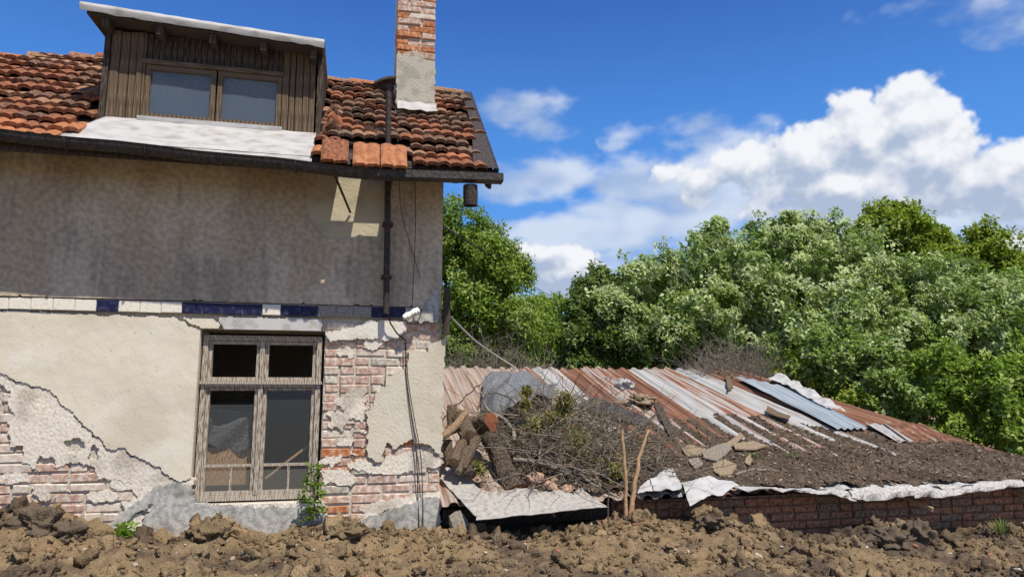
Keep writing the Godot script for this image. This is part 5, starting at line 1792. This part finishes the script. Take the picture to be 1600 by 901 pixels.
# ---------------------------------------------------------------- inside the room, wires, small plants
func build_small_things() -> void:
	var b := B.new()
	var rows := []
	for j in 8:
		var row := []
		for i in 10:
			var t := i / 9.0
			row.append(Vector3(lerpf(-1.85, -1.50, t), lerpf(1.03 - 0.04 * t, 0.76 - 0.06 * sin(t * 3.0) - 0.03 * t, j / 7.0), -0.20 + 0.02 * sin(t * 9.0 + j)))
		rows.append(row)
	two_sided(b, rows, 0.004)
	one("rag", b.mesh(), M.grey_cloth, "torn dark grey cloth hanging inside the lower window", "cloth")
	b = B.new()
	b.box(Vector3(-1.86, 0.42, -0.24), Vector3(-1.52, 0.715, -0.215))
	one("old_plank", b.mesh(), M.peeled, "brown board leaning inside the lower window pane", "plank")
	limb("standing_stick", "pale stick leaning inside the window behind dusty glass", [Vector3(-1.40, 0.46, -0.22), Vector3(-1.2, 0.62, -0.24), Vector3(-1.02, 0.76, -0.26)], 0.012, 0.012, M.peeled)
	# wires
	var wire := func(label: String, pts: Array, r: float, m: Material) -> void:
		var cv := Curve3D.new()
		for i in pts.size():
			var a: Vector3 = pts[maxi(i - 1, 0)]
			var c: Vector3 = pts[mini(i + 1, pts.size() - 1)]
			cv.add_point(pts[i], (a - c) / 6, (c - a) / 6)
		var ps := []
		var rs := []
		for i in 40:
			ps.append(cv.sample_baked(cv.get_baked_length() * i / 39.0))
			rs.append(r)
		var w := B.new()
		w.tube(ps, rs, 6)
		one("cable", w.mesh(), m, label, "cable", Vector3.ZERO, "loose cables on the house")
	wire.call("thin black wire hanging straight from eave to the insulators", [Vector3(-0.306, 2.938, 0.50), Vector3(-0.274, 2.551, 0.30), Vector3(-0.265, 2.127, 0.12), Vector3(-0.27, 1.853, 0.09)], 0.003, M.cable_black)
	wire.call("slack black wire from the eave beside the steel mast", [Vector3(-0.423, 2.966, 0.50), Vector3(-0.409, 2.651, 0.4), Vector3(-0.31, 2.382, 0.2), Vector3(-0.201, 2.128, 0.04)], 0.003, M.cable_black)
	wire.call("black cable looping out of the mast foot", [Vector3(-0.473, 1.833, 0.085), Vector3(-0.443, 1.724, 0.06), Vector3(-0.387, 1.647, 0.03), Vector3(-0.309, 1.586, 0.0)], 0.007, M.cable_black)
	wire.call("brown cable running down the pier plaster to the soil", [Vector3(-0.315, 1.586, 0.02), Vector3(-0.304, 1.33, 0.015), Vector3(-0.242, 0.909, 0.02), Vector3(-0.206, 0.701, 0.02), Vector3(-0.183, 0.343, 0.0), Vector3(-0.166, -0.035, 0.03)], 0.005, M.wood_dark)
	wire.call("second brown cable beside the first on the pier", [Vector3(-0.309, 1.581, 0.03), Vector3(-0.287, 1.277, 0.022), Vector3(-0.215, 0.883, 0.022), Vector3(-0.168, 0.649, 0.02), Vector3(-0.14, 0.24, 0.01), Vector3(-0.14, -0.036, 0.05)], 0.004, M.wood_dark)
	wire.call("pale cable sagging from the house corner to the shed ridge", [Vector3(0.03, 1.83, 0.03), Vector3(0.604, 1.754, -1.911), Vector3(1.184, 1.659, -3.452), Vector3(1.583, 1.517, -4.004)], 0.010, M.cable_pale)
	wire.call("dark overhead line running from the eave past the trees", [Vector3(0.03, 2.85, -0.9), Vector3(2.206, 3.655, -7.477), Vector3(4.706, 4.494, -15.072), Vector3(11.352, 6.042, -31.978)], 0.010, M.cable_black)
	# the green creeper at the window's right foot
	var cr := thing("creeper", "bright green creeper climbing the wall beside the window foot", "plant", Vector3(-1.0, 0.02, 0.05))
	b = B.new()
	var stem := [Vector3(-0.02, -0.02, 0.0), Vector3(-0.01, 0.12, 0.005), Vector3(0.005, 0.27, 0.01), Vector3(0.0, 0.42, 0.02), Vector3(-0.015, 0.56, 0.03)]
	b.tube(stem, taper(0.008, 0.003, 5), 6)
	for k in 12:
		b.tube(branch_points(stem[1].lerp(stem[4], R(0, 1)), Vector3(R(-1, 1), R(0, 0.8), R(0.1, 0.8)), R(0.06, 0.13), 0.3, 4), taper(0.003, 0.001, 4), 4)
	obj("stem", b.mesh(), M.twig, cr)
	scatter("leaves", sprig_mesh(5, 0.045, 0.026, 0.02), M.leaf, "", "", 95, func(_k: int) -> Array:
		var t := R(0.12, 1.0)
		var w := 0.085 * (1.0 - 0.55 * t) + 0.02
		return [Transform3D(Basis.from_euler(Vector3(R(-0.3, 0.9), R(0, TAU), R(-0.5, 0.5))) * R(0.6, 1.1), Vector3(R(-w, w) - 0.01, 0.08 + t * 0.5, R(0.0, 0.11))), Color(0.16, 0.26, 0.035).lerp(Color(0.24, 0.34, 0.07), rng.randf())], cr)
	var wd := thing("weed", "small broad leaved green weed at the plinth by the soil", "plant", Vector3(-2.326, 0.064, 0.10))
	b = B.new()
	for k in 5:
		b.tube(branch_points(Vector3.ZERO, Vector3(R(-0.6, 0.6), 1, R(-0.2, 0.6)), 0.10, 0.15, 4), taper(0.003, 0.002, 4), 4)
	obj("stem", b.mesh(), M.leaf, wd).material_override = M.twig
	scatter("leaves", sprig_mesh(4, 0.055, 0.045, 0.02), M.leaf, "", "", 16, func(_k: int) -> Array: return [Transform3D(Basis.from_euler(Vector3(R(0.0, 1.0), R(0, TAU), R(-0.4, 0.4))) * R(0.7, 1.1), Vector3(R(-0.05, 0.06), R(0.04, 0.13), R(0, 0.07))), Color(0.2, 0.32, 0.05) * R(0.8, 1.2)], wd)
	for q in [[5.127, -0.172, 0.45, 0.14, "tuft of grass on the soil below the shed flashing", 60], [3.253, -0.609, 9.0, 0.07, "small green weed tuft beside the bark scraps", 26], [3.69, -0.553, 9.0, 0.08, "wider green weed tuft on the open leaf litter", 34], [4.293, -0.554, 9.0, 0.05, "tiny green weed tuft farther along the leaf litter", 18]]:
		var at := Vector3(q[0], soil_y(q[0], q[2]) - 0.01, q[2]) if q[2] < 5.0 else on_roof(q[0], q[1], 0.03)
		b = B.new()
		for k in q[5]:
			var h: float = q[3] * R(0.5, 1.2)
			var a := R(0, TAU)
			var l := Vector3(cos(a), 0, sin(a))
			var p := l * R(0, q[3] * 0.6)
			var s := l.cross(Vector3.UP) * R(0.003, 0.006)
			b.col = Color(0.13, 0.21, 0.05).lerp(Color(0.28, 0.28, 0.11), rng.randf() * 0.7)
			var m := p + l * h * 0.25 + Vector3.UP * h * 0.6
			b.quad(p - s, m - s * 0.7, m + s * 0.7, p + s)
			b.tri(m - s * 0.7, p + l * h * 0.7 + Vector3.UP * h * R(0.7, 1.0), m + s * 0.7)
		one("grass_tuft", b.mesh(), M.leaf, q[4], "grass", at, "tufts of green")


# ---------------------------------------------------------------- trees
var n_gap := fnl(501, 0.9, 3)
var sprigs := {}


# lobes: x, y, z, radius; the crown hangs on limbs that run from the trunk to each lobe
func tree(called: String, label: String, base: Vector3, lobes: Array, kind: String, per_area: float, tones: Array, pale: float, shoots: int, size := 1.0, gap := -0.12, group := "trees behind the shed", trunk_r := 0.09, category := "tree") -> void:
	var t := thing(called, label, category, base, group)
	var b := B.new()
	var mid := Vector3.ZERO
	for l in lobes:
		mid += Vector3(l[0], l[1], l[2]) / lobes.size()
	mid -= base
	var fork := Vector3(mid.x * 0.4, mid.y * 0.45, mid.z * 0.4)
	b.tube([Vector3(0, -0.1, 0), fork * 0.5 + Vector3(R(-0.06, 0.06), 0, 0), fork], [trunk_r, trunk_r * 0.8, trunk_r * 0.65], 9)
	for l in lobes:
		var c := Vector3(l[0], l[1], l[2]) - base
		var m := fork.lerp(c, 0.5) + Vector3(R(-0.12, 0.12), R(-0.05, 0.2), R(-0.12, 0.12))
		b.tube([fork, m, c, c + (c - m).normalized() * l[3] * 0.5], [trunk_r * 0.5, trunk_r * 0.35, trunk_r * 0.2, 0.006], 6, false)
		for k in 7:
			var d := Vector3(R(-1, 1), R(-0.3, 1), R(-1, 1)).normalized()
			b.tube(branch_points(m.lerp(c, R(0.4, 1.0)), d, l[3] * R(0.6, 0.95), 0.25, 5), taper(trunk_r * 0.14, 0.004, 5), 4, false)
	obj("trunk", b.mesh(), M.bark_tree, t)
	# each lobe is a core with smaller clumps standing out of it
	var clumps := []
	for l in lobes:
		clumps.append([l[0], l[1], l[2], l[3] * 0.72])
		for k in 9:
			var d: Vector3 = Vector3(R(-1, 1), R(-0.7, 1.0), R(-0.6, 1.0)).normalized() * l[3] * R(0.6, 0.85)
			clumps.append([l[0] + d.x, l[1] + d.y, l[2] + d.z, l[3] * R(0.26, 0.42)])
	var got := []
	for l in clumps:
		var c := Vector3(l[0], l[1], l[2]) - base
		var n := int(per_area * l[3] * l[3])
		for k in n:
			var d := Vector3(R(-1, 1), R(-1, 1), R(-1, 1))
			if d.length() > 1.0 or d.length() < 0.05:
				continue
			d = d.normalized() * pow(d.length(), 0.55)
			var p: Vector3 = c + d * l[3] * (1.0 + 0.28 * n_gap.get_noise_3d(d.x * 1.4 + c.x, d.y * 1.4 + c.y, d.z * 1.4))
			if n_gap.get_noise_3d((p.x + base.x) * 1.6, (p.y + base.y) * 1.6, (p.z + base.z) * 1.6) < gap:
				continue
			got.append([p, d])
	for k in shoots:
		var l: Array = lobes[rng.randi() % lobes.size()]
		var d := Vector3(R(-1, 1), R(-0.05, 1.3), R(-0.4, 1)).normalized()
		var p: Vector3 = Vector3(l[0], l[1], l[2]) - base + d * l[3] * 0.8
		var len: float = l[3] * R(0.25, 0.55)
		for i in 9:
			got.append([p + (d + Vector3.UP * 0.25 * i / 9.0) * len * i / 9.0 + Vector3(R(-1, 1), R(-1, 1), R(-1, 1)) * 0.06 * size, d])
	scatter("crown", sprigs[kind], M.leaf, "", "", got.size(), func(i: int) -> Array:
		var p: Vector3 = got[i][0]
		var d: Vector3 = got[i][1]
		var c: Color = tones[0].lerp(tones[1], rng.randf())
		if rng.randf() < pale and n_gap.get_noise_3d(p.x * 2.6, p.y * 2.6, p.z * 2.6) > -0.25:
			c = tones[2]
		var up := (d * 0.9 + Vector3.UP * 0.45 + Vector3(0.1, 0, 0.35) + Vector3(R(-1, 1), R(-1, 1), R(-1, 1)) * 0.55).normalized()
		var side := up.cross(Vector3(R(-1, 1), R(-0.3, 0.3), R(-1, 1))).normalized()
		return [Transform3D(Basis(side, up, side.cross(up)) * size * R(0.8, 1.35), p), c * R(0.75, 1.25)], t)


func thicket(called: String, label: String, c: Vector3, size: Vector3, count: int, m: Material) -> void:
	var b := B.new()
	for k in count:
		var p := Vector3(R(-1, 1) * size.x, -size.y, R(-1, 1) * size.z)
		var q := Vector3(p.x * 0.8 + R(-0.3, 0.3), size.y * (1.0 - pow(absf(p.x) / size.x, 2.0)) * R(0.3, 1.0), p.z)
		var d := q - p
		var ps := branch_points(p, d + Vector3(R(-0.3, 0.3), 0, R(-0.3, 0.3)), d.length() * R(0.8, 1.2), 0.22, 7)
		b.tube(ps, taper(R(0.004, 0.009), 0.002, 7), 4, false)
		for j in 5:
			var s: Vector3 = ps[rng.randi_range(2, 6)]
			b.tube(branch_points(s, Vector3(R(-1, 1), R(-0.3, 1), R(-1, 1)), R(0.15, 0.5), 0.35, 5), taper(0.0035, 0.0015, 5), 3, false)
	one(called, b.mesh(), m, label, "shrub", c, "bare shrubs behind the shed")


func build_trees() -> void:
	sprigs.pale = sprig_mesh(11, 0.082, 0.042, 0.07)
	sprigs.small = sprig_mesh(10, 0.062, 0.034, 0.06)
	sprigs.broad = sprig_mesh(9, 0.082, 0.055, 0.07)
	var pale_tones := [Color(0.17, 0.265, 0.05), Color(0.30, 0.41, 0.12), Color(0.60, 0.68, 0.38)]
	var green := [Color(0.17, 0.28, 0.035), Color(0.29, 0.41, 0.065), Color(0.42, 0.52, 0.16)]
	var dark := [Color(0.10, 0.165, 0.035), Color(0.16, 0.24, 0.055), Color(0.30, 0.38, 0.15)]
	var lime := [Color(0.21, 0.30, 0.03), Color(0.33, 0.42, 0.05), Color(0.42, 0.48, 0.12)]
	var lobe := func(spots: Array) -> Array:
		var out := []
		for i in spots.size() / 4:
			out.append([spots[4 * i], spots[4 * i + 1], spots[4 * i + 2], spots[4 * i + 3]])
		return out
	tree("leafy_tree", "small leaved green tree just behind the house corner", Vector3(1.0, -0.66, -5.6), lobe.call([0.8, 3.904, -5.273, 0.45, 1.153, 3.58, -5.449, 0.5, 0.985, 2.965, -5.374, 0.6, 1.471, 3.208, -5.121, 0.5, 1.796, 3.103, -5.373, 0.42, 1.373, 2.524, -5.144, 0.65, 0.801, 2.339, -5.512, 0.6, 1.074, 1.902, -5.204, 0.6, 1.745, 2.097, -4.916, 0.5, 0.684, 3.527, -5.565, 0.5]), "small", 2600.0, green, 0.25, 60, 1.0, -0.2)
	tree("young_tree", "light green bush with thin twigs left of the dark bush", Vector3(2.6, -0.66, -8.0), lobe.call([2.8, 2.291, -7.029, 0.55, 3.232, 2.648, -7.394, 0.5, 2.561, 1.791, -6.849, 0.5, 3.201, 1.921, -6.889, 0.6, 3.116, 2.767, -7.921, 0.4]), "small", 2200.0, green, 0.3, 20, 1.0, -0.2)
	tree("dark_bush", "dense dark green bush between light bush and pale tree", Vector3(3.6, -0.66, -6.6), lobe.call([3.737, 2.898, -6.72, 0.6, 3.359, 2.249, -6.388, 0.6, 3.809, 2.117, -6.096, 0.65, 4.29, 1.957, -6.217, 0.6, 4.145, 3.152, -7.106, 0.45, 3.359, 1.762, -6.047, 0.5]), "broad", 1300.0, dark, 0.25, 20, 1.0, -0.3)
	tree("pale_tree", "grey green pale leaved tree over the middle of the shed ridge", Vector3(5.2, -0.66, -6.8), lobe.call([4.491, 2.833, -6.037, 0.7, 5.261, 3.215, -6.009, 0.75, 5.92, 3.748, -6.086, 0.5, 6.1, 4.195, -6.08, 0.22, 6.362, 3.247, -5.957, 0.75, 5.499, 2.462, -5.654, 0.85, 4.629, 2.159, -5.693, 0.7, 4.025, 2.462, -5.994, 0.6, 6.078, 2.215, -5.35, 0.7]), "pale", 1150.0, pale_tones, 0.62, 60, 1.0, -0.2)
	tree("pale_tree", "tallest pale leaved tree, its silvery crown right of centre", Vector3(7.4, -0.66, -6.4), lobe.call([7.113, 3.849, -5.692, 0.62, 7.423, 4.256, -5.766, 0.3, 7.764, 3.909, -5.532, 0.6, 6.732, 2.95, -5.502, 0.85, 7.637, 2.923, -5.09, 0.95, 8.527, 3.453, -5.218, 0.7, 6.976, 2.045, -5.169, 0.8, 7.84, 2.087, -4.755, 0.9, 8.867, 2.833, -5.027, 0.8]), "pale", 1150.0, pale_tones, 0.68, 60, 1.0, -0.2)
	tree("pale_tree", "pale leaved tree at the picture edge above the verge", Vector3(9.0, -0.66, -4.5), lobe.call([9.119, 2.692, -4.783, 0.8, 9.666, 2.544, -4.368, 0.85, 8.793, 1.743, -4.38, 0.85, 9.699, 1.733, -3.965, 0.9, 10.465, 2.421, -4.098, 0.8, 10.641, 2.164, -3.682, 0.9]), "pale", 1150.0, pale_tones, 0.5, 40, 1.0, -0.2)
	tree("broad_tree", "bright yellow green tree rising behind the pale ones", Vector3(13.5, -0.66, -9.5), lobe.call([13.089, 5.319, -9.898, 0.9, 14.02, 5.148, -9.709, 0.95, 12.861, 5.078, -10.507, 0.7, 14.876, 4.721, -9.577, 0.75, 15.796, 4.892, -9.339, 0.75, 13.871, 5.867, -10.153, 0.5, 16.074, 4.123, -9.392, 1.0, 16.45, 4.045, -8.798, 1.0, 14.391, 4.123, -9.78, 1.2]), "broad", 900.0, lime, 0.25, 40, 1.35, -0.3)
	tree("back_tree", "dark green tree seen through gaps in the pale tree over the ridge", Vector3(7.5, -0.66, -11.0), lobe.call([5.748, 2.893, -9.888, 1.2, 7.244, 3.199, -9.496, 1.3, 8.745, 3.351, -9.126, 1.3, 8.038, 1.976, -9.499, 1.3, 6.231, 1.976, -9.917, 1.2]), "broad", 500.0, dark, 0.1, 0, 1.7, -0.5)
	tree("back_tree", "dark green tree seen through gaps in the tallest pale tree", Vector3(11.5, -0.66, -8.5), lobe.call([9.634, 3.287, -8.412, 1.3, 11.101, 3.138, -8.096, 1.3, 12.168, 2.79, -7.384, 1.3, 13.595, 2.503, -7.099, 1.3, 9.934, 1.783, -8.053, 1.3, 11.256, 1.485, -7.275, 1.3, 12.913, 1.206, -6.935, 1.3]), "broad", 500.0, dark, 0.1, 0, 1.7, -0.5)
	tree("hedge_shrub", "glossy green shrub crowding the right shed verge", Vector3(7.6, -0.66, -3.4), lobe.call([6.656, 1.286, -3.491, 0.5, 7.082, 1.284, -3.185, 0.55, 6.854, 0.907, -3.088, 0.4, 7.25, 0.912, -2.788, 0.5, 6.49, 1.635, -3.683, 0.55, 6.882, 1.675, -3.379, 0.5]), "broad", 1200.0, pale_tones, 0.2, 30, 0.95, -0.1, "shrubs along the verge", 0.04, "shrub")
	tree("hedge_shrub", "leafy green shrub at the far right edge", Vector3(9.2, -0.66, -2.2), lobe.call([7.689, 1.279, -2.631, 0.6, 8.061, 1.096, -2.365, 0.65, 7.552, 0.657, -2.342, 0.5, 8.324, 0.921, -2.124, 0.7, 7.983, 0.494, -2.06, 0.5, 9.231, 1.095, -2.303, 0.8]), "broad", 1200.0, green, 0.25, 30, 0.95, -0.1, "shrubs along the verge", 0.04, "shrub")
	tree("low_shrub", "low grassy shrub behind the crumpled white sheet", Vector3(6.5, -0.66, -4.4), lobe.call([6.134, 1.392, -4.01, 0.35, 6.376, 1.092, -3.585, 0.35, 6.489, 0.813, -3.186, 0.3]), "small", 1500.0, lime, 0.2, 30, 1.0, -0.1, "shrubs along the verge", 0.03, "shrub")
	thicket("bare_shrub", "bare brown twiggy shrub behind the rusty ridge", Vector3(5.032, 1.536, -4.035), Vector3(0.75, 0.45, 0.35), 170, M.twig)
	thicket("bare_shrub", "dry bramble tangle between the house and the light bush", Vector3(1.414, 1.525, -4.561), Vector3(0.85, 0.5, 0.3), 170, M.twig)
	# wooded hill far behind
	var b := B.new()
	b.col = Color(0.05, 0.08, 0.03)
	var rows := []
	for j in 12:
		var row := []
		for i in 60:
			var x := -260.0 + i * 12.0
			var z := -330.0 + j * 22.0
			row.append(Vector3(x, -0.7 + 17.0 * sin(PI * j / 11.0) * (1.0 + 0.45 * n_gap.get_noise_2d(x * 0.012, 3.0)), z))
		row.reverse()
		rows.append(row)
	b.sheet(rows)
	tag(obj("hill", b.mesh(), M.soil), "low wooded hill in the distance", "hill", "", "structure")
	sprigs.far = sprig_mesh(14, 0.5, 0.35, 0.55)
	scatter("distant_wood", sprigs.far, M.leaf, "distant woodland covering the far hill", "woodland", 5200, func(_k: int) -> Array:
		var x := R(-60.0, 160.0)
		var z := R(-270.0, -160.0)
		var y := 17.0 * sin(PI * (z + 330.0) / 242.0) * (1.0 + 0.45 * n_gap.get_noise_2d(x * 0.012, 3.0))
		return [Transform3D(Basis.from_euler(Vector3(R(-0.4, 0.6), R(0, TAU), 0)) * R(3.0, 6.5), Vector3(x, y + R(0, 5.0), z)), Color(0.05, 0.095, 0.03).lerp(Color(0.10, 0.15, 0.045), rng.randf())])


func _ready() -> void:
	rng.seed = 20240517
	set_camera_and_light()
	make_materials()
	make_bricks()
	make_tiles()
	build_ground()
	build_house()
	build_shed()
	build_trees()
	build_litter()
	build_roof_things()
	build_small_things()
